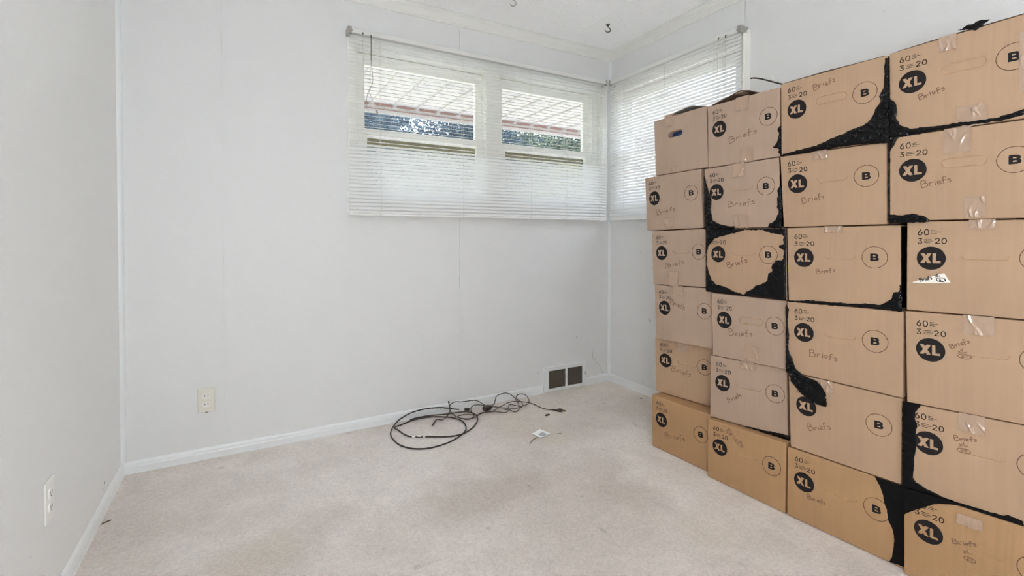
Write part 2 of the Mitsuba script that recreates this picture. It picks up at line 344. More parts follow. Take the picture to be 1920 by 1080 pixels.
def blind(label, length, org, along, out, tilt, wand_at, ladders, z_top, z_bot, n, left_bracket, extra):
    """along: unit vector of the slats, out: unit vector into the room; local (s, outward distance, z)"""
    along, out = np.array(along, float), np.array(out, float)
    B = thing('window_blind', label, 'window blind', 'white slatted blinds in the corner')
    def loc(m): return remap(m, [along, out, (0, 0, 1)], org)
    put('head_rail', loc(rbox((0.012, 0.030, z_top-.028), (length-.012, 0.062, z_top), .003)), 'rail_white', B)
    for s0, s1 in ((0, 0.02), (length-0.02, length)):
        big = (s0 == 0) == left_bracket
        put('bracket', loc(cat(rbox((s0, 0.0, z_top-.034), (s1 if big else s0+.012, 0.066, z_top+.003), .002), *( [rbox((s0-.001, .02, z_top-.02), (s1+.004, .068, z_top-.012), .001)] if big else []))), 'bracket_grey', B,
            label='grey metal end bracket')
    sm = mikit.ply(remap(slat_mesh(length-.012), [along, out, (0, 0, 1)]), 'slat_vinyl', smooth=35)
    zs = np.linspace(z_top-.036, z_bot+.024, n)
    for z in zs:
        key = numbered(f'{B}__slat')
        ang = tilt(z)+rng.normal(0, 0.8)
        axis = along.tolist()
        sgn = 1 if np.cross(along, out)[2] > 0 else -1
        pos = np.array(org)+along*0.006+out*0.046+np.array([0, 0, z+rng.normal(0, .0003)])
        scene[key] = {**sm, 'to_world': T().translate(pos.tolist()).rotate(axis, -sgn*ang)}
    put('bottom_rail', loc(rbox((0.004, 0.034, z_bot), (length-.004, 0.058, z_bot+.012), .003)), 'blind_white', B)
    for s in ladders:
        m = cat(*[tube([(s, 0.046+d, z_top-.03), (s, 0.046+d, z_bot+.01)], .0009, 5) for d in (-0.0135, 0.0135)])
        put('ladder_cord', loc(m), 'cord_white', B)
        put('cord_plug', loc(rbox((s-.005, .054, z_bot-.001), (s+.005, .060, z_bot+.010), .001)), 'rail_white', B)
    for nm, material, pts, r in extra:
        put(nm, loc(tube(curve(pts, .01), r, 6)), material, B)
def tilt_a(z):
    # almost edge-on over the glass, closed towards the bottom rail, a little closed at the top
    t = 14.5
    t = t+(55-t)*float(np.clip((1.575-z)/0.045, 0, 1))
    return t-9*float(np.clip((z-2.03)/0.05, 0, 1))
La, xa = 1.778, -1.850
cords_a = [('wand_hook', 'dark_metal', [(.118, .064, 2.142), (.118, .070, 2.138), (.118, .071, 2.125)], .003),
           ('wand', 'cord_grey', [(.118, .070, 2.128), (.118, .071, 2.06), (.117, .070, 2.0)], .0028),
           ('pull_cord', 'cord_white', [(.117, .070, 2.0), (.113, .071, 1.95), (.110, .070, 1.88), (.112, .071, 1.82), (.125, .072, 1.79), (.140, .072, 1.76), (.146, .072, 1.735), (.140, .072, 1.722), (.150, .072, 1.716)], .0018),
           ('pull_cord', 'cord_white', [(.076, .064, 2.135), (.076, .069, 2.06), (.077, .070, 1.95), (.078, .070, 1.84), (.090, .071, 1.79), (.112, .072, 1.775), (.132, .072, 1.74), (.155, .072, 1.73)], .0016),
           ('pull_cord', 'cord_grey', [(.119, .070, 2.0), (.124, .072, 1.93), (.122, .072, 1.88), (.105, .073, 1.84), (.092, .073, 1.79), (.096, .073, 1.745), (.105, .073, 1.73)], .0014),
           ('cord_knot', 'cord_grey', [(.140, .073, 1.742), (.150, .075, 1.736), (.143, .076, 1.729), (.152, .074, 1.722), (.146, .074, 1.715)], .0035),
           ('cord_hook', 'dark_metal', [(.076, .064, 2.146), (.076, .069, 2.142), (.076, .069, 2.134)], .0025)]
blind('wide white slatted blind, half open, over the double window', La, (xa, -0.0, 0), (1, 0, 0), (0, -1, 0), tilt_a, None, [.172, .661, 1.139, 1.418, 1.704], 2.165, 1.172, 48, True, cords_a)
cords_b = [('wand_hook', 'dark_metal', [(.086, .064, 2.143), (.086, .070, 2.140), (.086, .071, 2.128)], .003),
           ('pull_cord', 'cord_white', [(.086, .070, 2.13), (.087, .071, 1.9), (.086, .071, 1.62)], .0016),
           ('pull_cord', 'cord_white', [(.131, .066, 2.14), (.133, .070, 2.0), (.128, .070, 1.80), (.130, .070, 1.6)], .0014),
           ('cord_hook', 'dark_metal', [(.131, .064, 2.146), (.131, .069, 2.142), (.131, .069, 2.134)], .0025)]
blind('white slatted blind closed over the window behind the box stack', 1.035, (0, -1.088, 0), (0, 1, 0), (-1, 0, 0), lambda z: 55.0, None, [.108, .166, .52, .879], 2.165, 1.172, 48, True, cords_b)

# ------------------------------------------------------------------ outlets, vent, hooks
def stadium(w, h):
    r = min(w, h)/2
    return (LineString([(-(w/2-r), 0), (w/2-r+1e-6, 0)]) if w >= h else LineString([(0, -(h/2-r)), (0, h/2-r+1e-6)])).buffer(r, 12)
def outlet(label, centre, right, out, plate_mat, three_prong, group=None):
    """plate 70 x 115 mm with two receptacles"""
    K = thing('wall_outlet', label, 'electrical outlet')
    def loc(m): return remap(m, [right, (0, 0, 1), out], centre)
    plate = rbox((-.035, -.0575, 0), (.035, .0575, .0055), .0025)
    put('plate', loc(plate), plate_mat, K)
    for dz in (.0195, -.0195):
        shape = Point(0, 0).buffer(.0172, 24).intersection(sbox(-.03, -.0138, .03, .0138))
        m = prism(shape, .0022); m.apply_translation([0, dz, .0055])
        R = put('receptacle', loc(m), 'white_plastic', K)
        for sx, hh in ((-.0064, .0085), (.0064, .0070)):
            put('slot', loc(rbox((sx-.0014, dz-hh/2+.001, .0074), (sx+.0014, dz+hh/2+.001, .0079))), 'slot_black', R)
        if three_prong:
            g = prism(Point(0, 0).buffer(.0024, 10), .0005); g.apply_translation([0, dz-.0085, .0074]); put('slot', loc(g), 'slot_black', R)
    s = trimesh.creation.cylinder(.0032, .0016, sections=14); s.apply_translation([0, 0, .006]); put('screw', loc(s), plate_mat, K)
    return K, loc
K, loc = outlet('ivory duplex outlet low on the wall under the window, beside a panel seam', (-2.4955, 0, .281), (1, 0, 0), (0, -1, 0), 'almond_plastic', False)
put('nick', loc(rbox((-.004, -.0605, 0), (.005, -.0575, .004), .001)), 'slot_black', K)
outlet('white duplex outlet on the left wall near the baseboard', (XL, -.895, .326), (0, 1, 0), (1, 0, 0), 'white_plastic', True)

V = thing('floor_vent', 'white wall register with two dark grilles low beside the corner', 'vent')
x0, x1, z0, z1 = -.583, -.224, .0015, .172
m = cat(rbox((x0, -.012, z0), (x0+.042, 0, z1), .002), rbox((x1-.032, -.012, z0), (x1, 0, z1), .002), rbox((x0+.041, -.012, z0), (x1-.031, 0, z0+.020), .002), rbox((x0+.041, -.012, z1-.028), (x1-.031, 0, z1), .002),
        rbox((-.402, -.0125, z0+.015), (-.388, -.001, z1-.02), .001))
put('frame', m, 'trim_paint', V)
for a, b in ((x0+.042, -.402), (-.388, x1-.032)):
    g = put('grille', rbox((a-.001, -.0022, z0+.018), (b+.001, -.0003, z1-.026)), 'vent_dark', V, label='dark dusty louvre grille')
    for i, z in enumerate(np.linspace(z0+.024, z1-.032, 13)):
        f = rbox((a, -.0085, z-.0007), (b, -.0025, z+.0007)); f.apply_transform(trimesh.transformations.rotation_matrix(.5, (1, 0, 0), ((a+b)/2, -.005, z)))
        put('louvre', f, 'vent_fin', g)
    for i, x in enumerate(np.linspace(a, b, 8)[1:-1]):
        put('louvre_bar', rbox((x-.0008, -.0080, z0+.02), (x+.0008, -.0058, z1-.028)), 'vent_fin', g)
put('lever', rbox((x1-.012, -.018, .08), (x1-.007, -.011, .10), .001), 'bracket_grey', V)

def hook(c, label, material, flip=1):
    Hk = thing('ceiling_hook', label, 'hook')
    c = np.array(c)
    d = trimesh.creation.revolve(np.array([(0, 0), (.0125, 0), (.012, -.003), (.006, -.007), (.004, -.011), (0, -.011)]), sections=20); d.apply_translation(c-[0, 0, .0005]); d.fix_normals()
    put('base', d, material, Hk, smooth=40)
    a = np.array([math.cos(YAW), -math.sin(YAW), 0])*flip
    pts = [c+[0, 0, -.008], c+a*.003+[0, 0, -.016], c+a*.013+[0, 0, -.028], c+a*.015+[0, 0, -.040], c+a*.004+[0, 0, -.048], c-a*.010+[0, 0, -.046], c-a*.016+[0, 0, -.038]]
    put('hook_wire', tube(curve(pts, .002), .0028, 8), material, Hk, smooth=40)
hook((-.320, -.343, H), 'small dark metal swag hook in the ceiling near the corner', 'dark_metal')
hook((-1.01, -.345, H), 'small pale swag hook in the ceiling at the top edge of the picture', 'bracket_grey')
Nl = thing('cup_hook', 'tiny white hook screwed into the crown moulding', 'hook')
put('wire', tube(curve([(-1.036, -.016, H-.010), (-1.036, -.028, H-.012), (-1.034, -.034, H-.022), (-1.038, -.030, H-.030), (-1.040, -.024, H-.026)], .002), .0022, 7), 'crown_paint', Nl)

# globe lamp added out of view behind the viewer as the main fill light
LX, LY, LZ = -2.28, -3.08, 1.08
Lp = thing('fill_lamp', 'unseen white globe lamp added behind the viewer as fill light', 'lamp')
put('base', trimesh.creation.cylinder(.14, .022, sections=40, transform=trimesh.transformations.translation_matrix([LX, LY, .0115])), 'dark_metal', Lp)
put('pole', tube([(LX, LY, .02), (LX, LY, LZ-.21)], .010, 10), 'dark_metal', Lp)
sh = trimesh.creation.icosphere(3, .22); sh.apply_translation([LX, LY, LZ])
k = put('shade', sh, 'white_plastic', Lp)
scene[k]['emitter'] = {'type': 'area', 'radiance': rgb(*(FILL_LAMP*FILL_TINT).tolist())}

# ------------------------------------------------------------------ boxes
QUADS = {   # front face corners (x, y, z): top left, top right, bottom right, bottom left
    'c1r1': [[-0.525, -0.9302, 1.6417], [-0.525, -1.2417, 1.6454], [-0.525, -1.2543, 1.3696], [-0.525, -0.9426, 1.3636]],
    'c1r2': [[-0.535, -0.8796, 1.3604], [-0.53, -1.219, 1.3664], [-0.53, -1.2325, 1.098], [-0.535, -0.8962, 1.0892]],
    'c1r3': [[-0.533, -0.9271, 1.086], [-0.525, -1.2537, 1.0948], [-0.525, -1.2529, 0.8303], [-0.533, -0.9382, 0.8179]],
    'c1r4': [[-0.53, -0.9439, 0.8147], [-0.515, -1.2785, 0.8271], [-0.515, -1.2764, 0.5554], [-0.53, -0.9556, 0.5443]],
    'c1r5': [[-0.497, -0.9189, 0.5411], [-0.447, -1.2328, 0.5522], [-0.447, -1.2294, 0.2655], [-0.497, -0.9231, 0.2649]],
    'c1r6': [[-0.544, -0.943, 0.2617], [-0.528, -1.2803, 0.2623], [-0.528, -1.2725, 0.0015], [-0.544, -0.9472, 0.0015]],
    'c2r1': [[-0.53, -1.2521, 1.6373], [-0.53, -1.5796, 1.6365], [-0.53, -1.5828, 1.3691], [-0.53, -1.2575, 1.3642]],
    'c2r2': [[-0.535, -1.2402, 1.361], [-0.53, -1.5779, 1.3659], [-0.53, -1.5879, 1.0943], [-0.535, -1.2535, 1.096]],
    'c2r3': [[-0.54, -1.2586, 1.0928], [-0.53, -1.6082, 1.0911], [-0.53, -1.614, 0.8155], [-0.54, -1.2607, 0.8144]],
    'c2r4': [[-0.54, -1.2873, 0.8112], [-0.525, -1.6111, 0.8123], [-0.525, -1.6155, 0.5479], [-0.54, -1.2949, 0.5363]],
    'c2r5': [[-0.538, -1.2814, 0.5331], [-0.507, -1.6041, 0.5447], [-0.507, -1.6096, 0.2749], [-0.538, -1.2811, 0.26]],
    'c2r6': [[-0.56, -1.2868, 0.2568], [-0.544, -1.6237, 0.2717], [-0.544, -1.6224, 0.0015], [-0.56, -1.2872, 0.0015]],
    'c3r1': [[-0.535, -1.5859, 1.6442], [-0.535, -1.9329, 1.641], [-0.535, -1.9372, 1.3672], [-0.535, -1.5904, 1.3706]],
    'c3r2': [[-0.535, -1.5857, 1.3674], [-0.53, -1.9313, 1.364], [-0.53, -1.9351, 1.0988], [-0.535, -1.6016, 1.0948]],
    'c3r3': [[-0.535, -1.6144, 1.0916], [-0.525, -1.9696, 1.0956], [-0.525, -1.9725, 0.8262], [-0.535, -1.623, 0.8153]],
    'c3r4': [[-0.54, -1.6199, 0.8121], [-0.525, -1.981, 0.823], [-0.525, -1.9816, 0.5476], [-0.54, -1.6263, 0.548]],
    'c3r5': [[-0.54, -1.6285, 0.5448], [-0.518, -1.9784, 0.5444], [-0.518, -1.9771, 0.2683], [-0.54, -1.6381, 0.2648]],
    'c3r6': [[-0.545, -1.6299, 0.2616], [-0.515, -1.9822, 0.2651], [-0.515, -1.9849, 0.0015], [-0.545, -1.6299, 0.0015]],
    'c4r1': [[-0.532, -1.9357, 1.6441], [-0.53, -2.2807, 1.6495], [-0.53, -2.2851, 1.3716], [-0.532, -1.9401, 1.3792]],
    'c4r2': [[-0.535, -1.9409, 1.376], [-0.53, -2.2859, 1.3684], [-0.53, -2.2886, 1.1086], [-0.535, -1.9436, 1.1084]],
    'c4r3': [[-0.53, -1.9872, 1.1052], [-0.522, -2.3322, 1.1054], [-0.522, -2.3337, 0.8403], [-0.53, -1.9887, 0.8296]],
    'c4r4': [[-0.535, -1.9877, 0.8264], [-0.518, -2.3327, 0.8371], [-0.518, -2.3398, 0.5606], [-0.535, -1.9948, 0.5422]],
    'c4r5': [[-0.532, -1.9858, 0.539], [-0.512, -2.3308, 0.5574], [-0.512, -2.335, 0.2898], [-0.532, -1.99, 0.2728]],
    'c4r6': [[-0.538, -1.9913, 0.2696], [-0.52, -2.3363, 0.2866], [-0.52, -2.3388, 0.0015], [-0.538, -1.9938, 0.0015]],
}
FILM = {    # outlines of the black film left on the fronts, metres from the top left corner
    'c3r1': [(-0.001, 0.272), (0.051, 0.266), (0.128, 0.256), (0.207, 0.233), (0.248, 0.221), (0.289, 0.209), (0.303, 0.194), (0.314, 0.167), (0.329, 0.147), (0.326, 0.126), (0.338, 0.103), (0.341, 0.01), (0.35, 0.009), (0.35, 0.282), (0.248, 0.273), (-0.001, 0.279)],
    'c4r1': [(-0.001, 0.015), (0.001, 0.149), (0.018, 0.164), (0.022, 0.187), (0.019, 0.215), (0.031, 0.242), (0.057, 0.257), (0.123, 0.259), (0.205, 0.26), (0.249, 0.261), (0.263, 0.256), (0.3, 0.249), (0.3, 0.263), (0.259, 0.269), (0.147, 0.27), (0.031, 0.28), (-0.006, 0.274)],
    'c4r2': [(-0.002, 0.007), (0.031, -0.004), (0.001, 0.046), (0.001, 0.243), (0.032, 0.247), (0.061, 0.243), (0.085, 0.249), (0.1, 0.259), (0.1, 0.269), (-0.002, 0.27)],
    'c2r2': [(0.002, 0.032), (0.023, 0.106), (0.035, 0.143), (0.028, 0.19), (0.037, 0.234), (0.071, 0.251), (0.11, 0.261), (0.142, 0.261), (0.142, 0.275), (-0.006, 0.274)],
    'c2r2b': [(0.339, 0.113), (0.328, 0.127), (0.332, 0.139), (0.325, 0.173), (0.332, 0.215), (0.319, 0.239), (0.295, 0.255), (0.286, 0.267), (0.341, 0.274), (0.347, 0.114)],
    'c2r3out': [(-0.001, 0.002), (0.352, 0.002), (0.351, 0.277), (-0.001, 0.277)],
    'c2r3in': [(0.01, 0.078), (0.042, 0.042), (0.068, 0.035), (0.124, 0.021), (0.18, 0.006), (0.26, 0.006), (0.294, 0.019), (0.32, 0.021), (0.344, 0.027), (0.344, 0.062), (0.327, 0.067), (0.327, 0.075), (0.344, 0.083), (0.343, 0.12), (0.316, 0.127), (0.299, 0.147), (0.301, 0.168), (0.284, 0.179), (0.28, 0.207), (0.262, 0.221), (0.231, 0.233), (0.202, 0.255), (0.174, 0.273), (0.131, 0.264), (0.088, 0.247), (0.05, 0.242), (0.026, 0.223), (0.01, 0.179), (0.002, 0.158), (0.002, 0.116)],
    'c3r3': [(0.351, 0.192), (0.349, 0.214), (0.335, 0.219), (0.329, 0.238), (0.315, 0.252), (0.297, 0.262), (0.264, 0.26), (0.22, 0.264), (0.153, 0.266), (0.09, 0.264), (0.004, 0.273), (0.004, 0.277), (0.22, 0.273), (0.357, 0.277), (0.356, 0.192)],
    'c3r4': [(-0.002, 0.01), (0.009, 0.029), (0.003, 0.071), (0.008, 0.133), (0.003, 0.185), (0.019, 0.217), (0.03, 0.251), (0.06, 0.276), (0.075, 0.283), (0.045, 0.291), (-0.006, 0.274)],
    'c3r5flap': [(-0.004, -0.014), (0.052, -0.0), (0.095, 0.006), (0.112, 0.019), (0.129, 0.049), (0.131, 0.08), (0.125, 0.093), (0.113, 0.091), (0.094, 0.091), (0.076, 0.079), (0.051, 0.07), (0.031, 0.052), (0.011, 0.032)],
    'c3r6': [(0.277, -0.001), (0.292, 0.023), (0.301, 0.05), (0.306, 0.079), (0.312, 0.092), (0.315, 0.125), (0.325, 0.143), (0.33, 0.169), (0.33, 0.198), (0.324, 0.242), (0.317, 0.259), (0.358, 0.253), (0.358, -0.002)],
    'c4r5': [(-0.003, -0.002), (0.045, -0.005), (0.03, 0.023), (0.028, 0.045), (0.034, 0.063), (0.03, 0.094), (0.031, 0.132), (0.026, 0.17), (0.023, 0.229), (0.028, 0.24), (0.059, 0.253), (0.102, 0.262), (0.131, 0.263), (0.176, 0.261), (0.219, 0.26), (0.229, 0.254), (0.259, 0.258), (0.259, 0.292), (0.187, 0.285), (0.108, 0.277), (-0.004, 0.278)],
    'c4r6': [(-0.002, -0.002), (0.047, -0.005), (0.106, -0.007), (0.166, -0.007), (0.132, -0.004), (0.103, 0.005), (0.072, 0.019), (0.044, 0.044), (0.024, 0.061), (0.008, 0.077), (-0.002, 0.088)],
    'c2r5': [(0.158, 0.269), (0.257, 0.261), (0.333, 0.255), (0.334, 0.275), (0.236, 0.272)],
    'c2r1r': [(0.326, 0.152), (0.32, 0.165), (0.324, 0.184), (0.317, 0.216), (0.3, 0.232), (0.322, 0.24), (0.324, 0.263), (0.332, 0.265), (0.332, 0.153)],
}
def rounded_grid(w, h, d, r, n=9):
    def axis(L):
        a = [0, .3*r, r]+list(np.linspace(r, L-r, n)[1:-1])+[L-r, L-.3*r, L]
        return np.array(a)
    A = [axis(w), axis(h), axis(d)]
    V, F = [], []
    for k in range(3):
        i, j = [x for x in range(3) if x != k]
        for side in (0, 1):
            ga, gb = np.meshgrid(A[i], A[j], indexing='ij')
            p = np.zeros(ga.shape+(3,)); p[..., i], p[..., j], p[..., k] = ga, gb, [0, (w, h, d)[k]][side]
            o = sum(len(v) for v in V); V.append(p.reshape(-1, 3))
            na, nb = ga.shape
            I = (np.arange(na-1)[:, None]*nb+np.arange(nb-1)[None]).ravel()+o
            q = np.stack([I, I+nb, I+nb+1, I+1], 1)
            F.append(np.vstack([q[:, [0, 1, 2]], q[:, [0, 2, 3]]]))
    V, F = np.vstack(V), np.vstack(F)
    L = np.array([w, h, d]); q = np.clip(V, r, L-r); e = V-q; ln = np.linalg.norm(e, axis=1, keepdims=True)
    V = q+r*e/np.maximum(ln, 1e-9)
    m = trimesh.Trimesh(V, F, process=False); m.merge_vertices(digits_vertex=7); m.fix_normals(); return m
class Face:
    """local coordinates of one box: a right, b down, t into the box (metres); warp() bends them onto the slightly bulging front"""
    def __init__(s, quad, bulge, D):
        s.q = np.array(quad, float)
        s.W = (s.q[0][1]-s.q[1][1]+s.q[3][1]-s.q[2][1])/2; s.H = (s.q[0][2]+s.q[1][2]-s.q[2][2]-s.q[3][2])/2
        s.bulge, s.D = bulge, D
    def warp(s, m):
        v = np.array(m.vertices); a, b, t = v.T
        u, w = (a/s.W)[:, None], (b/s.H)[:, None]
        P = (1-w)*((1-u)*s.q[0]+u*s.q[1])+w*((1-u)*s.q[3]+u*s.q[2])
        uu, ww = np.clip(u[:, 0], 0, 1), np.clip(w[:, 0], 0, 1)
        bul = s.bulge*(np.sin(np.pi*uu)*np.sin(np.pi*ww))**0.8*np.clip(1-t/.12, 0, 1)
        P[:, 0] += t-bul
        m = trimesh.Trimesh(P, m.faces, process=False); m.fix_normals(); return m
    def decal(s, poly, depth=.0007, off=0.0):
        """thin print standing on the front"""
        m = prism(poly, depth)
        v, f = trimesh.remesh.subdivide_to_size(m.vertices, m.faces, .05)
        v = np.array(v); v[:, 2] = -v[:, 2]-off
        return s.warp(trimesh.Trimesh(v, f, process=False))
def text_poly(txt, height, bold=False):
    m = meshkit.text_mesh(txt, height, .001, bold)
    sel = m.faces[np.all(np.abs(m.vertices[m.faces][:, :, 2]-.001) < 1e-6, axis=1)]
    return shapely.union_all([Polygon(m.vertices[f][:, :2]).buffer(1e-6) for f in sel]).buffer(0).simplify(height*.012)
def at(poly, x, y, sx=1.0, sy=1.0, rot=0.0):
    """place y-up lettering at (x, y) with y measured down"""
    p = affinity.scale(poly, sx, sy, origin=(0, 0))
    p = affinity.rotate(p, rot, origin=(0, 0))
    return affinity.translate(affinity.scale(p, 1, -1, origin=(0, 0)), x, y)
P60, P3, P20, PB = text_poly('60', .0185), text_poly('3', .0165), text_poly('20', .0165), text_poly('B', .024, True).buffer(.0009)
def fit(poly, x0, y0, x1, y1):
    a, b, c, d = poly.bounds
    p = affinity.translate(poly, -a, -d)
    return at(p, x0, y0, (x1-x0)/(c-a), (y1-y0)/(d-b))
def thick(poly, e): return poly.buffer(e)
X_ = shapely.union_all([LineString([(-.0218, .0165), (-.0028, -.0165)]).buffer(.0046, cap_style='flat'), LineString([(-.0022, .0165), (-.0224, -.0165)]).buffer(.0046, cap_style='flat')]).intersection(sbox(-.03, -.0148, .03, .0148))
L_ = Polygon([(.0036, .0148), (.0122, .0148), (.0122, -.0078), (.0232, -.0078), (.0232, -.0148), (.0036, -.0148)])
XLP = shapely.union_all([X_, L_])
BADGE = affinity.translate(Point(0, 0).buffer(.0345, 28).difference(affinity.scale(XLP, 1, -1, origin=(0, 0))), .0610, .1100)
def bars(x, y, lens, dy=.0048):
    out = []
    rr = np.random.default_rng(int(x*1e5))
    for i, L in enumerate(lens):
        p = x
        while p < x+L:
            w = rr.uniform(.003, .007); out.append(sbox(p, y+i*dy, min(p+w, x+L), y+i*dy+.0014)); p += w+.0009
    return shapely.union_all(out)
COUNT = shapely.union_all([fit(P60, .0285, .0235, .0560, .0420), bars(.0605, .0270, (.010, .020, .013)),
                           fit(P3, .0285, .0505, .0395, .0670), bars(.0445, .0535, (.017, .022, .016)), fit(P20, .0705, .0505, .0975, .0670)])
STROKES = {'B': [[(0, 0), (.02, 1)], [(.02, 1), (.4, .95), (.45, .72), (.1, .54)], [(.1, .54), (.52, .45), (.52, .12), (0, 0)]],
           'r': [[(0, .5), (.03, 0)], [(.02, .3), (.12, .47), (.27, .46)]], 'i': [[(.05, .45), (.05, 0)], [(.05, .62), (.07, .66)]],
           'e': [[(.02, .22), (.28, .28), (.24, .46), (.1, .48), (.01, .28), (.08, .04), (.3, .06)]], 'f': [[(.36, .82), (.24, .92), (.14, .72), (.12, -.12)], [(0, .42), (.34, .46)]],
           's': [[(.28, .48), (.06, .42), (.26, .22), (.22, .04), (.02, .06)]], 'X': [[(0, .9), (.45, 0)], [(.45, .95), (.02, 0)]], 'L': [[(.02, .95), (0, .02), (.42, .05)]],
           '6': [[(.3, .9), (.05, .5), (.02, .15), (.22, 0), (.38, .18), (.25, .4), (.06, .3)]], '0': [[(.2, .9), (.02, .45), (.2, 0), (.4, .4), (.2, .9)]]}
ADV = {'B': .72, 'r': .42, 'i': .26, 'e': .46, 'f': .46, 's': .4, 'X': .62, 'L': .55, '6': .5, '0': .5}
def hand(txt, p0, p1, pen=.0009, seed=0, tall=None):
    rr = np.random.default_rng(seed)
    adv = [ADV[c]*(1+rr.uniform(-.12, .2)) for c in txt]
    tot = sum(adv)
    d = np.hypot(p1[0]-p0[0], p1[1]-p0[1]); s = d/tot; h = tall or min(s*.72, .024)
    ang = -math.degrees(math.atan2(p1[1]-p0[1], p1[0]-p0[0]))
    out, x = [], 0
    for c, w in zip(txt, adv):
        sc = 1+rr.uniform(-.12, .12); dy = rr.uniform(-.08, .08)
        for st in STROKES[c]:
            pts = np.array([(x*s+px*s*1.05, (py*sc+dy)*h) for px, py in st])
            if len(pts) > 2: pts = CubicSpline(np.arange(len(pts)), pts)(np.linspace(0, len(pts)-1, len(pts)*4))
            out.append(LineString(pts).buffer(pen, 3))
        x += w
    return at(shapely.union_all(out), p0[0], p0[1], rot=ang)
def oval(c, w, h, pen=.0009):
    t = np.linspace(0, 2*np.pi*1.12, 40)
    return LineString(np.stack([c[0]+w*np.cos(t)*(1+.06*t/6), c[1]+h*np.sin(t)], 1)).buffer(pen, 3)
def jag(poly, amp, seed, step=.004):
    """a torn outline"""
    rr = np.random.default_rng(seed)
    p = Polygon(poly).buffer(0)
    L = p.exterior.length; n = int(L/step)
    pts = np.array([p.exterior.interpolate(i*L/n).coords[0] for i in range(n)])
    nx = np.roll(pts, -1, 0)-np.roll(pts, 1, 0); nx = np.stack([nx[:, 1], -nx[:, 0]], 1); nx /= np.linalg.norm(nx, axis=1, keepdims=True)+1e-9
    k = rr.normal(0, 1, n); k = .6*k+.4*np.roll(k, 1)
    return Polygon(pts+nx*(amp*k)[:, None]).buffer(0)
def film(face, poly, lift, crump, seed, step=.0035, th=.0012, off=.0012):
    """crumpled sheet with thickness over a front"""
    ps = [g for g in getattr(poly, 'geoms', [poly]) if g.area > 2e-5]
    out = []
    for g in ps:
        b = g.bounds
        gx, gy = np.meshgrid(np.arange(b[0], b[2], step), np.arange(b[1], b[3], step))
        rr = np.random.default_rng(seed)
        grid = np.stack([gx.ravel(), gy.ravel()], 1)+rr.uniform(-.25, .25, (gx.size, 2))*step
        inn = shapely.contains_xy(g.buffer(-step*.45), grid[:, 0], grid[:, 1])
        rings = [np.array(r.coords)[:-1] for r in [g.exterior, *g.interiors]]
        pts = np.vstack([*rings, grid[inn]])
        tri = Delaunay(pts).simplices
        cen = pts[tri].mean(1)
        tri = tri[shapely.contains_xy(g, cen[:, 0], cen[:, 1])]
        a, bb = pts[tri[:, 1]]-pts[tri[:, 0]], pts[tri[:, 2]]-pts[tri[:, 0]]
        sgn = a[:, 0]*bb[:, 1]-a[:, 1]*bb[:, 0]
        tri = tri[np.abs(sgn) > 1e-10]; sgn = sgn[np.abs(sgn) > 1e-10]
        tri[sgn < 0] = tri[sgn < 0][:, ::-1]
        p3 = np.c_[pts, np.full(len(pts), seed*1.7)]
        f1 = 1-np.abs(meshkit.fbm(p3*[38, 62, 1], 2, seed)-.5)*4; f2 = np.abs(meshkit.fbm(p3*[120, 90, 1], 2, seed+9)-.5)*2
        d = off+lift+crump*(.7*f1+.5*f2)
        edge = shapely.distance(shapely.points(pts), g.boundary)
        d = off+(d-off)*np.clip(edge/.006, .25, 1)
        n = len(pts)
        v = np.vstack([np.c_[pts, -d], np.c_[pts, -d+th]])
        e = np.vstack([tri[:, [0, 1]], tri[:, [1, 2]], tri[:, [2, 0]]])
        es = np.sort(e, 1); _, idx, cnt = np.unique(es, axis=0, return_index=True, return_counts=True)
        be = e[idx[cnt == 1]]
        f = np.vstack([tri, tri[:, ::-1]+n, np.c_[be[:, 0], be[:, 1]+n, be[:, 1]], np.c_[be[:, 0], be[:, 0]+n, be[:, 1]+n]])
        out.append(trimesh.Trimesh(v, f, process=False))
    return face.warp(cat(*out))
def side_sheet(face, gap=.0018, depth=.32):
    """black film hanging down the right side of a box"""
    rr = np.random.default_rng(3)
    W, Hh = face.W, face.H
    n, m = 10, 14
    b, t = np.meshgrid(np.linspace(.004, Hh-.004, n), np.linspace(.004, depth, m), indexing='ij')
    a = W+gap*(.6+.4*rr.uniform(-1, 1, b.shape))
    v = np.stack([a.ravel(), b.ravel(), t.ravel()], 1)
    I = (np.arange(n-1)[:, None]*m+np.arange(m-1)[None]).ravel()
    f = np.vstack([np.c_[I, I+m, I+m+1], np.c_[I, I+m+1, I+1]])
    v2 = v-[.0006, 0, 0]
    full = trimesh.Trimesh(np.vstack([v, v2]), np.vstack([f, f[:, ::-1]+len(v)]), process=False)
    return face.warp(full)
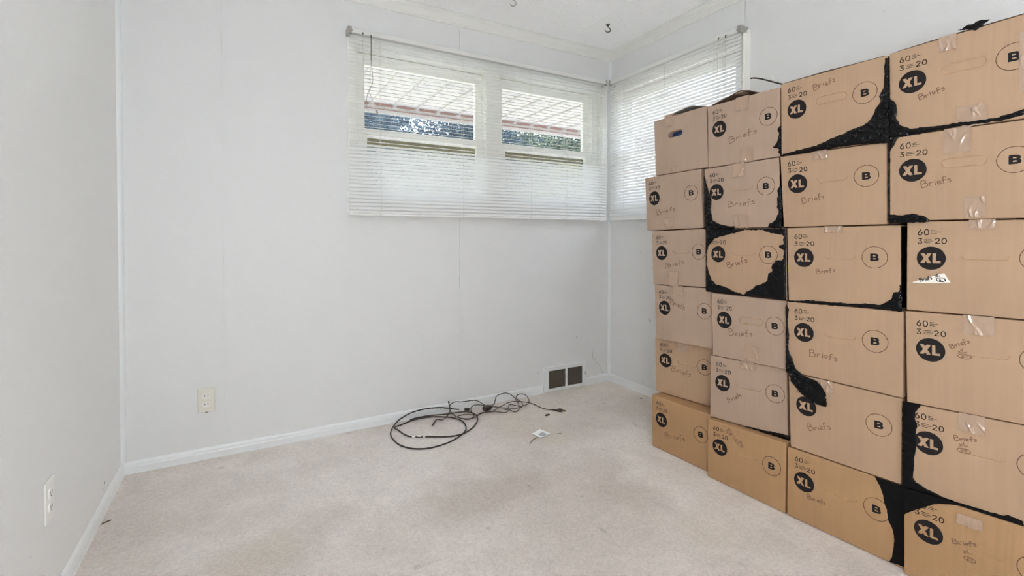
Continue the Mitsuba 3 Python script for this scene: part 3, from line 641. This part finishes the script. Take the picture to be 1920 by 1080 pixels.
def tape_tab(face, a0, a1, b0, b1, seed):
    """strip of clear tape folded over an edge, slightly rumpled"""
    n, m = 34, 34
    A, B = np.meshgrid(np.linspace(a0, a1, n), np.linspace(b0, b1, m), indexing='ij')
    p3 = np.stack([A*55, B*38, np.full_like(A, seed*2.3)], -1)
    d = .0008+.0012*np.abs(meshkit.fbm(p3, 3, seed)-.5)*2
    rr = np.random.default_rng(seed)
    for _ in range(3):
        x0, y0, th, cv = rr.uniform(a0, a1), rr.uniform(min(b0, b1), max(b0, b1)), rr.uniform(.9, 2.2), rr.uniform(-25, 25)
        u = (A-x0)*math.cos(th)+(B-y0)*math.sin(th); w = -(A-x0)*math.sin(th)+(B-y0)*math.cos(th)-cv*u*u
        d += .0026*np.exp(-(w/.0028)**2)*np.exp(-(u/.016)**2)
    B = B+np.where((np.arange(m) == (m-1 if b1 > b0 else 0))[None, :], rr.uniform(-.002, .002, (n, 1)), 0)
    v = np.stack([A.ravel(), B.ravel(), -d.ravel()], 1)
    I = (np.arange(n-1)[:, None]*m+np.arange(m-1)[None]).ravel()
    f = np.vstack([np.c_[I, I+m, I+m+1], np.c_[I, I+m+1, I+1]])
    v2 = v+[0, 0, .0005]
    return face.warp(trimesh.Trimesh(np.vstack([v, v2]), np.vstack([f, f[:, ::-1]+len(v)]), process=False))

HAND = {'c1r2': (.075, .195, .192, .180), 'c1r3': (.086, .183, .201, .162), 'c1r4': (.095, .085, .180, .110), 'c1r5': (.096, .154, .200, .166), 'c1r6': (.085, .186, .206, .166),
        'c2r1': (.111, .181, .240, .158), 'c2r2': (.115, .180, .242, .172), 'c2r3': (.109, .167, .200, .136), 'c2r4': (.084, .172, .192, .160), 'c2r5': (.092, .188, .149, .146), 'c2r6': (.090, .030, .165, .080),
        'c3r1': (.122, .056, .196, .042), 'c3r2': (.076, .183, .156, .170), 'c3r3': (.105, .169, .168, .157), 'c3r4': (.080, .194, .174, .193), 'c3r5': (.071, .197, .144, .165), 'c3r6': (.074, .165, .135, .160),
        'c4r1': (.079, .172, .142, .156), 'c4r2': (.084, .166, .156, .152), 'c4r4': (.109, .098, .152, .073), 'c4r5': (.122, .083, .172, .070), 'c4r6': (.118, .114, .171, .097)}
SMALL = {'c4r4': ((.124, .109), (.1375, .1165)), 'c4r5': ((.132, .096), (.141, .1065)), 'c4r6': ((.141, .130), (.154, .1425))}
PAL = {'r': 'kraft_rose', 't': 'kraft_tan', 'o': 'kraft_ochre'}
KRAFT = {'c1r1': 'r', 'c1r2': 'r', 'c1r3': 'r', 'c1r4': 'r', 'c1r5': 't', 'c1r6': 'o', 'c2r1': 'r', 'c2r2': 'r', 'c2r3': 't', 'c2r4': 'r', 'c2r5': 'r', 'c2r6': 'o',
         'c3r1': 't', 'c3r2': 't', 'c3r3': 't', 'c3r4': 't', 'c3r5': 't', 'c3r6': 'o', 'c4r1': 't', 'c4r2': 't', 'c4r3': 't', 'c4r4': 't', 'c4r5': 't', 'c4r6': 'o'}
LABEL = {
 'c1r1': 'unprinted kraft box with an open hand hole showing blue',
 'c1r2': 'kraft box jutting out leftward just below the box with the hand hole',
 'c1r3': 'kraft box third from the top in the stack nearest the window',
 'c1r4': 'kraft box third from the floor in the stack nearest the window',
 'c1r5': 'kraft box second from the floor in the stack nearest the window',
 'c1r6': 'ochre kraft box on the carpet at the foot of the stack nearest the window',
 'c2r1': 'printed kraft box with a raised dark top flap, right of the hand hole box',
 'c2r2': 'kraft box with black film bunched up its left side, above the film-framed box',
 'c2r3': 'kraft box framed all round by torn black film',
 'c2r4': 'kraft box just below the one framed in black film',
 'c2r5': 'kraft box second from the floor in the second stack from the window',
 'c2r6': 'ochre kraft box on the carpet with slanting writing beside its count print',
 'c3r1': 'topmost kraft box with a long wedge of black film along its bottom edge',
 'c3r2': 'clean kraft box second from the top in the third stack from the window',
 'c3r3': 'kraft box with a torn black film triangle at its lower right corner',
 'c3r4': 'kraft box with black film peeling from its lower left corner',
 'c3r5': 'kraft box with a tongue of black film hanging over its count print',
 'c3r6': 'kraft box on the carpet with a broad black film band down its right side',
 'c4r1': 'topmost kraft box at the right edge with a black scrap on its top',
 'c4r2': 'kraft box second from the top in the rightmost stack',
 'c4r3': 'kraft box with a torn white sticker below its badge',
 'c4r4': 'kraft box with writing beside the badge, just below the box with the white sticker',
 'c4r5': 'kraft box with curved black film down its whole left side',
 'c4r6': 'kraft box in the lower right corner, black film across its top left'}
TAPES = {'c1r1': [(.070, .118, -.002, .046), (.090, .135, .24, .274)], 'c1r2': [(.12, .175, .215, .262)], 'c1r3': [(.10, .16, .20, .27)], 'c1r4': [(.11, .17, -.002, .045)], 'c1r5': [(.12, .18, -.002, .05)],
         'c2r1': [(.14, .20, -.003, .055), (.16, .215, .215, .272)], 'c2r2': [(.135, .195, -.002, .055), (.14, .20, .215, .268)], 'c2r4': [(.15, .21, .20, .262)], 'c2r5': [(.14, .20, -.002, .03)],
         'c3r2': [(.115, .165, -.002, .03)], 'c3r3': [(.13, .19, -.002, .02)], 'c3r5': [(.09, .15, -.002, .04)],
         'c4r1': [(.292, .338, .045, .20), (.125, .165, -.003, .042), (.165, .230, .215, .272)], 'c4r2': [(.135, .195, -.002, .07), (.18, .225, .20, .258)], 'c4r3': [(.145, .20, -.002, .025)], 'c4r4': [(.135, .20, -.003, .05)],
         'c4r5': [(.13, .185, -.002, .05)], 'c4r6': [(.125, .18, .02, .05)]}
NO_SLOT = {'c1r1', 'c1r2', 'c1r4', 'c1r6', 'c2r1', 'c3r5'}
GROUP = 'printed kraft cartons stacked along the right wall'
faces, keys = {}, {}
for idx, (bk, quad) in enumerate(QUADS.items()):
    rr = np.random.default_rng(100+idx)
    D = -0.078-max(p[0] for p in quad)
    fc = faces[bk] = Face(quad, float(rr.uniform(.0015, .0045)), D)
    K = keys[bk] = thing('cardboard_box', LABEL[bk], 'cardboard box', GROUP)
    KM = PAL[KRAFT[bk]]
    body = rounded_grid(fc.W, fc.H, D, .0045)
    if bk == 'c1r1':
        slot = trimesh.creation.extrude_polygon(affinity.translate(stadium(.086, .029), .1355, 0.0905), .075, engine='earcut'); slot.apply_translation([0, 0, -.02])
        body = trimesh.boolean.difference([body, slot], engine='manifold')
    put('body', fc.warp(body), KM, K, smooth=40)
    if bk == 'c1r1':
        b = trimesh.creation.extrude_polygon(affinity.translate(stadium(.084, .027), .1355, .0905), .006, engine='earcut'); b.apply_translation([0, 0, .030])
        put('blue_packaging', fc.warp(b), 'blue_wrap', K, label='blue plastic showing in the hand hole')
    else:
        put('size_badge', fc.decal(BADGE), 'ink_black', K, label='black disc with XL')
        cx = min(.283, fc.W-.045)
        L = put('letter_badge', fc.decal(affinity.translate(Point(0, 0).buffer(.0362, 28).difference(Point(0, 0).buffer(.0346, 28)), cx, .105)), 'ink_ring', K, label='thin ring around a bold B')
        put('letter', fc.decal(fit(PB, cx-.0118, .0925, cx+.0122, .1172)), 'ink_black', L)
        cnt = COUNT
        if bk == 'c2r3': cnt = cnt.intersection(sbox(0, .046, 1, 1))
        put('count_print', fc.decal(cnt), 'ink_black', K, label='printed counts 60 and 3 by 20')
    if bk not in NO_SLOT:
        st = affinity.translate(stadium(.097, .027), .180, .0985)
        part = st.exterior.buffer(.0008).intersection(sbox(.12, .0985 if rr.random() < .7 else .05, .3, .2))
        put('hand_slot', fc.decal(part, .0006), 'kraft_ochre', K, label='scored outline of a hand slot')
    if bk in HAND:
        x0, y0, x1, y1 = HAND[bk]
        p = hand('Briefs', (x0, y0), (x1, y1), seed=idx, pen=.0010 if bk[1] in '34' else .0012)
        if bk in SMALL:
            (sx, sy), (ox, oy) = SMALL[bk]
            p = shapely.union_all([p, hand('XL', (sx, sy), (sx+.020, sy-.006), pen=.0008, tall=.010), oval((ox, oy), .014 if bk != 'c4r6' else .012, .0065), hand('60', (ox-.006, oy+.0035), (ox+.007, oy+.002), pen=.0007, tall=.007)])
        put('handwriting', fc.decal(p, .0006), 'pen_brown', K, label='handwritten word Briefs')
    if bk == 'c4r3':
        s = put('sticker', fc.decal(Polygon([(.013, .186), (.082, .156), (.092, .153), (.107, .180), (.070, .184)]), .0009), 'sticker_white', K, label='torn white sticker with handwriting')
        put('sticker_writing', fc.decal(shapely.union_all([hand('Briefs', (.036, .1815), (.066, .171), pen=.0009, tall=.010), hand('XL', (.073, .166), (.084, .161), pen=.0008, tall=.008), oval((.085, .173), .010, .006), hand('6', (.082, .176), (.087, .174), pen=.0008, tall=.006)]), .0006, .0009), 'ink_black', s)
    for i, (a0, a1, b0, b1) in enumerate(TAPES.get(bk, [])):
        put('clear_tape', tape_tab(fc, a0, a1, b0, b1, idx*3+i), 'clear_tape', K, smooth=True, label='strip of clear packing tape')

def wrap(bk, parts, side=False, name='black_film', material='black_film'):
    fc = faces[bk]; ms = []
    for j, (poly, lift, cr) in enumerate(parts):
        ms.append(film(fc, poly, lift, cr, 7*j+len(bk)+sum(map(ord, bk))))
    if side: ms.append(side_sheet(fc))
    put(name, cat(*ms), material, keys[bk], label='torn black plastic film')
ring = Polygon(FILM['c2r3out'], [list(jag(FILM['c2r3in'], .0016, 4).exterior.coords)[:-1]])
wrap('c2r3', [(ring, .003, .0045)], side=True)
wrap('c3r1', [(jag(FILM['c3r1'], .0014, 11), .004, .007)], side=True)
wrap('c4r1', [(jag(FILM['c4r1'], .0012, 12), .003, .005)])
wrap('c4r2', [(jag(FILM['c4r2'], .0010, 13), .002, .004)])
wrap('c2r2', [(jag(FILM['c2r2'], .0012, 14), .004, .007)])
wrap('c2r2', [(jag(FILM['c2r2b'], .0016, 15), .003, .005)], side=True)
wrap('c3r3', [(jag(FILM['c3r3'], .0012, 16), .003, .005)], side=True)
wrap('c3r4', [(jag(FILM['c3r4'], .0012, 17), .004, .006)])
wrap('c3r5', [(jag(FILM['c3r5flap'], .0018, 18), .010, .008)])
wrap('c3r6', [(jag(FILM['c3r6'], .0006, 19), .001, .0007)], side=True, material='black_film_flat')
wrap('c4r5', [(jag(FILM['c4r5'], .0008, 20), .001, .0008)], material='black_film_flat')
wrap('c4r6', [(jag(FILM['c4r6'], .0006, 21), .001, .0006)], material='black_film_flat')
wrap('c2r5', [(jag(FILM['c2r5'], .0012, 22), .002, .004)])
wrap('c2r1', [(jag(FILM['c2r1r'], .0016, 23), .002, .004)])
# flaps and tape on the top boxes
def flap(bk, pts, material, name, label, th=.003):
    """a bent sheet of board: rows of points across it, given in box coordinates (a, b, t)"""
    g = np.array(pts, float); n, m = g.shape[:2]
    v = g.reshape(-1, 3); I = (np.arange(n-1)[:, None]*m+np.arange(m-1)[None]).ravel()
    f = np.vstack([np.c_[I, I+m, I+m+1], np.c_[I, I+m+1, I+1]])
    v2 = v+[0, th, 0]
    rim = [i*m for i in range(n)]+[(n-1)*m+j for j in range(1, m)]+[i*m+m-1 for i in range(n-2, -1, -1)]+[j for j in range(m-2, 0, -1)]
    e = np.array(rim); e2 = np.roll(e, -1); k = len(v)
    f = np.vstack([f, f[:, ::-1]+k, np.c_[e, e2, e2+k], np.c_[e, e2+k, e+k]])
    put(name, faces[bk].warp(trimesh.Trimesh(np.vstack([v, v2]), f, process=False)), material, keys[bk], label=label)
flap('c2r1', [[(.02, -.004, .004), (.11, -.024, .006), (.155, -.034, .008), (.20, -.022, .006), (.235, -.004, .004)], [(.02, -.004, .12), (.11, -.020, .12), (.155, -.026, .12), (.20, -.016, .12), (.235, -.004, .12)]], 'debris_brown', 'top_flap', 'raised top flap')
put('clear_tape', faces['c2r1'].warp(remap(rbox((.120, -.0285, .010), (.168, -.0245, .05), .001), [(1, 0, 0), (0, 1, 0), (0, 0, 1)])), 'clear_tape', keys['c2r1'])
flap('c1r1', [[(.075, -.003, .006), (.13, -.016, .008), (.20, -.024, .010), (.235, -.022, .010), (.30, -.003, .006)], [(.075, -.003, .10), (.13, -.012, .10), (.20, -.017, .10), (.235, -.016, .10), (.30, -.003, .10)]], 'cord_grey', 'top_flap', 'raised top flap under grey tape')
put('clear_tape', faces['c1r1'].warp(rbox((.068, -.0125, .0), (.118, -.0015, .04), .002)), 'clear_tape', keys['c1r1'])
flap('c3r1', [[(.01, -.002, .006), (.10, -.005, .010), (.16, -.006, .008), (.25, -.004, .010), (.335, -.002, .006)], [(.01, -.002, .2), (.10, -.006, .2), (.16, -.008, .2), (.25, -.006, .2), (.335, -.002, .2)]], 'debris_brown', 'top_flap', 'slightly lifted top flap')
flap('c4r1', [[(.02, -.002, .006), (.10, -.005, .010), (.20, -.006, .010), (.335, -.003, .006)], [(.02, -.002, .2), (.10, -.006, .2), (.20, -.008, .2), (.335, -.003, .2)]], 'debris_brown', 'top_flap', 'slightly lifted top flap')
wrap('c4r1', [(jag([(.168, -.008), (.19, -.014), (.22, -.016), (.235, -.012), (.222, -.004), (.212, .004), (.206, .010), (.200, .002), (.185, -.003)], .0020, 31), .002, .004)], name='film_scrap')
# black strap sticking out above the boxes
St = thing('plastic_strap', 'thin dark strap sticking out above the second stack, against the right wall', 'strap')
put('strap', tube(curve([(-.345, -1.335, 1.770), (-.345, -1.37, 1.760), (-.345, -1.42, 1.735), (-.345, -1.48, 1.703), (-.345, -1.56, 1.665), (-.345, -1.62, 1.656)], .01), .0032, 7), 'plug_brown', St, smooth=True)
put('tie', tube([(-.35, -1.432, 1.752), (-.35, -1.455, 1.722)], .002, 6), 'splice_white', St, label='white tie end')

# ------------------------------------------------------------------ things on the carpet
CABLE = [[-1.218, -0.051, 0.02], [-1.258, -0.028, 0.025], [-1.314, -0.025, 0.040], [-1.411, -0.025, 0.051], [-1.511, -0.025, 0.042], [-1.576, -0.027, 0.016], [-1.622, -0.076, 0.006], [-1.659, -0.157, 0.005], [-1.667, -0.24, 0.005], [-1.652, -0.331, 0.005],
         [-1.591, -0.408, 0.005], [-1.505, -0.428, 0.005], [-1.398, -0.4, 0.005], [-1.337, -0.374, 0.013], [-1.278, -0.291, 0.006], [-1.259, -0.194, 0.006], [-1.284, -0.123, 0.006], [-1.345, -0.069, 0.006], [-1.417, -0.043, 0.008], [-1.518, -0.047, 0.006],
         [-1.591, -0.079, 0.006], [-1.626, -0.111, 0.013], [-1.616, -0.134, 0.008], [-1.598, -0.208, 0.005], [-1.573, -0.254, 0.005], [-1.507, -0.291, 0.005], [-1.423, -0.339, 0.005], [-1.342, -0.355, 0.005], [-1.259, -0.316, 0.005], [-1.184, -0.236, 0.006],
         [-1.157, -0.171, 0.008], [-1.162, -0.12, 0.012], [-1.212, -0.088, 0.016], [-1.28, -0.08, 0.016], [-1.367, -0.054, 0.015], [-1.451, -0.028, 0.01], [-1.511, -0.028, 0.006]]
def block(c, ax, l, w, h, r=.004):
    ax = np.array(ax, float); ax /= np.linalg.norm(ax); up = np.array([0, 0, 1.0]); sd = np.cross(up, ax); sd /= np.linalg.norm(sd); up = np.cross(ax, sd)
    return remap(rbox((-l/2, -w/2, -h/2), (l/2, w/2, h/2), r), [ax, sd, up], c)
C = thing('coiled_cable', 'thick black cable coiled in loose rings on the carpet by the wall', 'cable')
put('cable', tube(curve(CABLE, .008), .0035, 10), 'cable_black', C, smooth=True)
for q0, q1 in (((-1.573, -.2555, .0060), (-1.556, -.264, .0060)), ((-1.549, -.267, .0062), (-1.529, -.278, .0062)), ((-1.522, -.2825, .0060), (-1.511, -.289, .0060))):
    put('splice', tube(curve([q0, tuple((np.array(q0)+q1)/2), q1], .004), .0054, 10), 'splice_white', C, smooth=True, label='white tape wrapped around a splice')
put('connector', block((-1.180, -.083, .024), (.8, -.5, 0), .030, .018, .016, .003), 'plug_brown', C)
put('bare_wire', tube([(-1.218, -.051, .02), (-1.196, -.068, .021), (-1.182, -.080, .022)], .0018, 6), 'splice_white', C)
E1 = [[-0.712, -0.3, 0.006], [-0.744, -0.251, 0.005], [-0.755, -0.179, 0.005], [-0.775, -0.118, 0.006], [-0.867, -0.08, 0.015], [-0.929, -0.092, 0.012], [-1.006, -0.135, 0.012], [-1.049, -0.145, 0.006], [-1.109, -0.132, 0.006], [-1.156, -0.177, 0.01],
      [-1.197, -0.181, 0.006], [-1.242, -0.156, 0.006], [-1.269, -0.104, 0.01], [-1.272, -0.040, 0.025], [-1.265, -0.025, 0.043], [-1.243, -0.025, 0.059], [-1.193, -0.025, 0.054], [-1.141, -0.025, 0.051], [-1.081, -0.025, 0.039], [-1.052, -0.059, 0.02],
      [-1.022, -0.091, 0.02], [-0.998, -0.089, 0.03], [-0.984, -0.080, 0.06], [-0.936, -0.06, 0.07], [-0.898, -0.064, 0.07], [-0.876, -0.09, 0.06], [-0.853, -0.113, 0.03], [-0.862, -0.156, 0.012], [-0.902, -0.21, 0.005], [-0.929, -0.21, 0.005],
      [-0.947, -0.167, 0.012], [-0.98, -0.143, 0.017], [-1.017, -0.112, 0.02], [-1.045, -0.115, 0.018]]
E2 = [[-1.056, -0.068, 0.02], [-1.111, -0.058, 0.03], [-1.129, -0.048, 0.022], [-1.17, -0.13, 0.02], [-1.18, -0.182, 0.016], [-1.227, -0.201, 0.012], [-1.26, -0.181, 0.018], [-1.267, -0.149, 0.02], [-1.219, -0.152, 0.022], [-1.151, -0.173, 0.016],
      [-1.099, -0.156, 0.014], [-1.031, -0.168, 0.01], [-0.978, -0.203, 0.008], [-0.936, -0.154, 0.014], [-0.911, -0.131, 0.02], [-0.881, -0.175, 0.02], [-0.83, -0.17, 0.012], [-0.769, -0.123, 0.015], [-0.771, -0.099, 0.04], [-0.796, -0.071, 0.05],
      [-0.85, -0.100, 0.045], [-0.844, -0.153, 0.03], [-0.849, -0.181, 0.018], [-0.904, -0.187, 0.014], [-0.965, -0.159, 0.006]]
X = thing('extension_cord', 'tangled dark brown extension cord with plug and socket end beside the vent', 'extension cord')
put('cord', cat(tube(curve(E1, .006), .0025, 8), tube(curve(E2, .006), .0025, 8)), 'cord_brown', X, smooth=True)
put('socket', cat(block((-1.062, -.112, .020), (1, .25, 0), .052, .034, .026, .006), block((-1.030, -.104, .020), (1, .25, 0), .02, .016, .016, .004)), 'plug_brown', X, label='dark rounded socket end')
pd = np.array([.62, -.79, 0])
pl = put('plug', cat(tube([(-.712, -.300, .007), (-.700, -.315, .007), (-.692, -.325, .007)], [.0042, .0052, .0060], 8), block((-.681, -.338, .010), pd, .030, .024, .016, .005)), 'plug_brown', X)
for s in (-1, 1):
    n = np.array([.79, .62, 0])*s*.006
    put('prong', block(np.array([-.666, -.357, .010])+n, pd, .018, .0018, .006, .0004), 'brass', pl)
W_ = thing('bent_wire', 'short bent brown wire lying inside the cable coil', 'wire')
put('wire', tube(curve([[-1.272, -0.022, 0.062], [-1.272, -0.042, 0.032], [-1.322, -0.125, 0.026], [-1.356, -0.134, 0.012], [-1.37, -0.098, 0.006], [-1.405, -0.130, 0.005], [-1.428, -0.167, 0.005], [-1.411, -0.150, 0.010], [-1.385, -0.112, 0.010]], .005), .0030, 8), 'cord_brown', W_, smooth=True)
put('tip', tube([(-1.272, -.0215, .060), (-1.272, -.0205, .070)], .0048, 8), 'plug_brown', W_)
Pp = thing('paper_card', 'small white card lying on the carpet in the middle of the room', 'paper')
cs = np.array([(-1.006, -.532), (-.934, -.504), (-.918, -.582), (-.994, -.603)])
def sheet(c, z, th, curl):
    n = 8; V = []
    for i in range(n):
        for j in range(n):
            u, v = i/(n-1), j/(n-1)
            p = (1-u)*((1-v)*c[0]+v*c[3])+u*((1-v)*c[1]+v*c[2]); V.append([p[0], p[1], z+curl*(u-.5)**2*4+curl*.6*v])
    V = np.array(V); I = (np.arange(n-1)[:, None]*n+np.arange(n-1)[None]).ravel()
    f = np.vstack([np.c_[I, I+n, I+n+1], np.c_[I, I+n+1, I+1]])
    return trimesh.Trimesh(np.vstack([V+[0, 0, th], V]), np.vstack([f[:, ::-1], f+len(V)]), process=False)
put('card', sheet(cs, .0025, .001, .003), 'paper_white', Pp)
c2 = [.32*cs[0]+.68*cs[3], 0, 0, 0]
q = lambda u, v: (1-u)*((1-v)*cs[0]+v*cs[3])+u*((1-v)*cs[1]+v*cs[2])
put('print', sheet(np.array([q(.30, .45), q(.75, .45), q(.75, .92), q(.30, .92)]), .0052, .0008, .0014), 'paper_print', Pp, label='grey printed patch')
put('string', tube(curve([(-1.000, -.585, .003), (-1.030, -.592, .0025), (-1.055, -.610, .0025), (-1.078, -.632, .0025)], .005), .0016, 6), 'thread_brown', Pp)
def crumb(label, c, l, w, h, ang, cat_='debris', material='debris_brown', seed=0):
    m = trimesh.creation.icosphere(2, 1.0); v = np.array(m.vertices)
    v *= (0.75+0.5*meshkit.fbm(v*1.6+seed, 3, seed))[:, None]*[l/2, w/2, h/2]
    m.vertices = v; m.apply_transform(trimesh.transformations.rotation_matrix(ang, (0, 0, 1))); m.apply_translation([c[0], c[1], h*.42])
    k = thing('debris', label, cat_); put('crumb', m, material, k, smooth=40)
crumb('brown crumb on the carpet below the plug end of the cord', (-.780, -.350), .036, .013, .010, .1, seed=3)
crumb('dark speck on the carpet near the corner by the boxes', (-.089, -.411), .014, .010, .007, .3, seed=5)
crumb('thin grey sliver on the carpet right of the white card', (-.870, -.596), .034, .007, .004, -.3, material='bracket_grey', seed=7)
k = thing('twig', 'thin brown twig on the carpet beside the left baseboard', 'twig')
put('stick', tube(curve([(-2.797, -.428, .003), (-2.786, -.418, .003), (-2.772, -.414, .004)], .004), .0019, 6), 'debris_brown', k)

# ------------------------------------------------------------------ outdoors
put('ground_1', rbox((-30, TH+.01, -0.9), (30, 40, -0.62)), 'lawn'); tag('ground_1', 'grass outside the window', kind='structure')
put('bounce_ground_2', rbox((-5, TH+.02, -.61), (5, 5.0, -.56), .005), 'concrete'); tag('bounce_ground_2', 'unseen pale slab added outside the window to bounce light upward', kind='structure')  # unseen slab, added to bounce neutral light onto the porch roof underside
R = thing('porch_roof', 'white ribbed porch roof outside the wide window', 'roof')
xs = np.arange(-4.30, 4.2, .2118)+.0
for a in xs:
    put('roof_panel', cat(rbox((a+.010, TH+.005, 2.262), (a+.2118-.010, 1.66, 2.275), .001), rbox((a-.010, TH+.005, 2.249), (a+.006, 1.66, 2.275), .002)), 'soffit_white', R)
put('fascia', rbox((-4.4, 1.662, 2.175), (4.3, 1.70, 2.29), .003), 'soffit_white', R)
for a in xs:
    put('trim_piece', rbox((a+.024, 1.655, 2.233), (a+.188, 1.661, 2.262), .001), 'fascia_rose', R)
put('trim_strip', rbox((-4.4, 1.654, 2.205), (4.3, 1.6615, 2.214), .001), 'fascia_rose', R)
for a in (-3.6, 3.2): put('post', rbox((a, 1.56, -.62), (a+.09, 1.65, 2.25), .004), 'soffit_white', R)
def tree(label, c, h, r, nleaf, size, material, seed, base=-.62):
    K = thing('tree', label, 'tree', None)
    rr = np.random.default_rng(seed)
    c = np.array([c[0], c[1], base])
    tr = [tube(curve([c, c+[.05, .02, h*.25], c+[-.04, .05, h*.5], c+[0, 0, h*.85]], .1), np.linspace(.13, .03, len(curve([c, c+[.05, .02, h*.25], c+[-.04, .05, h*.5], c+[0, 0, h*.85]], .1))), 8)]
    for i in range(7):
        a = rr.uniform(0, 6.28); z = rr.uniform(.3, .75)*h
        tr.append(tube([c+[0, 0, z], c+[.5*r*math.cos(a), .5*r*math.sin(a), z+.25*r], c+[.85*r*math.cos(a), .85*r*math.sin(a), z+.55*r]], [.05, .03, .012], 6))
    put('trunk', cat(*tr), 'bark', K)
    # leaves gathered in clumps
    nc = max(12, nleaf//110)
    cl = rr.normal(0, 1, (nc, 3)); cl /= np.linalg.norm(cl, axis=1, keepdims=True); cl *= rr.uniform(.35, 1, (nc, 1))**.5
    cl = cl*[r, r, h*.42]+c+[0, 0, h*.58]
    p = cl[rr.integers(0, nc, nleaf)]+rr.normal(0, .17*r, (nleaf, 3))
    d1 = rr.normal(0, 1, (nleaf, 3)); d1 /= np.linalg.norm(d1, axis=1, keepdims=True)
    d2 = np.cross(d1, rr.normal(0, 1, (nleaf, 3))); d2 /= np.linalg.norm(d2, axis=1, keepdims=True)
    s = size*rr.uniform(.6, 1.3, (nleaf, 1))
    v = np.stack([p-d1*s, p+d2*s*.45, p+d1*s, p-d2*s*.45], 1).reshape(-1, 3)
    I = np.arange(nleaf)*4
    f = np.vstack([np.c_[I, I+1, I+2], np.c_[I, I+2, I+3]])
    key = put('foliage', (v, f), material, K); tag(key, kind='stuff')
tree('blue-green leafy tree outside the left half of the wide window', (-1.0, 7.0), 4.6, 1.5, 24000, .05, 'leaf_blue', 1)
tree('blue-green leafy tree seen between the two halves of the wide window', (2.3, 7.6), 4.8, 1.5, 24000, .05, 'leaf_blue', 2)
tree('green leafy tree outside the right half of the wide window', (6.3, 8.4), 5.0, 1.7, 22000, 0.055, 'leaf_green', 3)
tree('yellow-green bush outside at the right end of the wide window', (2.9, 4.6), 3.0, .55, 4000, .05, 'leaf_lime', 4)
tree('distant blue-green tree outside behind the left window half', (.6, 12.5), 6.0, 2.3, 12000, .11, 'leaf_blue', 6)
tree('distant green tree outside behind the right window half', (6.8, 14.0), 6.5, 2.8, 12000, .12, 'leaf_green', 7)
tree('green tree outside behind the closed right window', (5.2, .8), 5.0, 1.6, 7000, .08, 'leaf_green', 8)
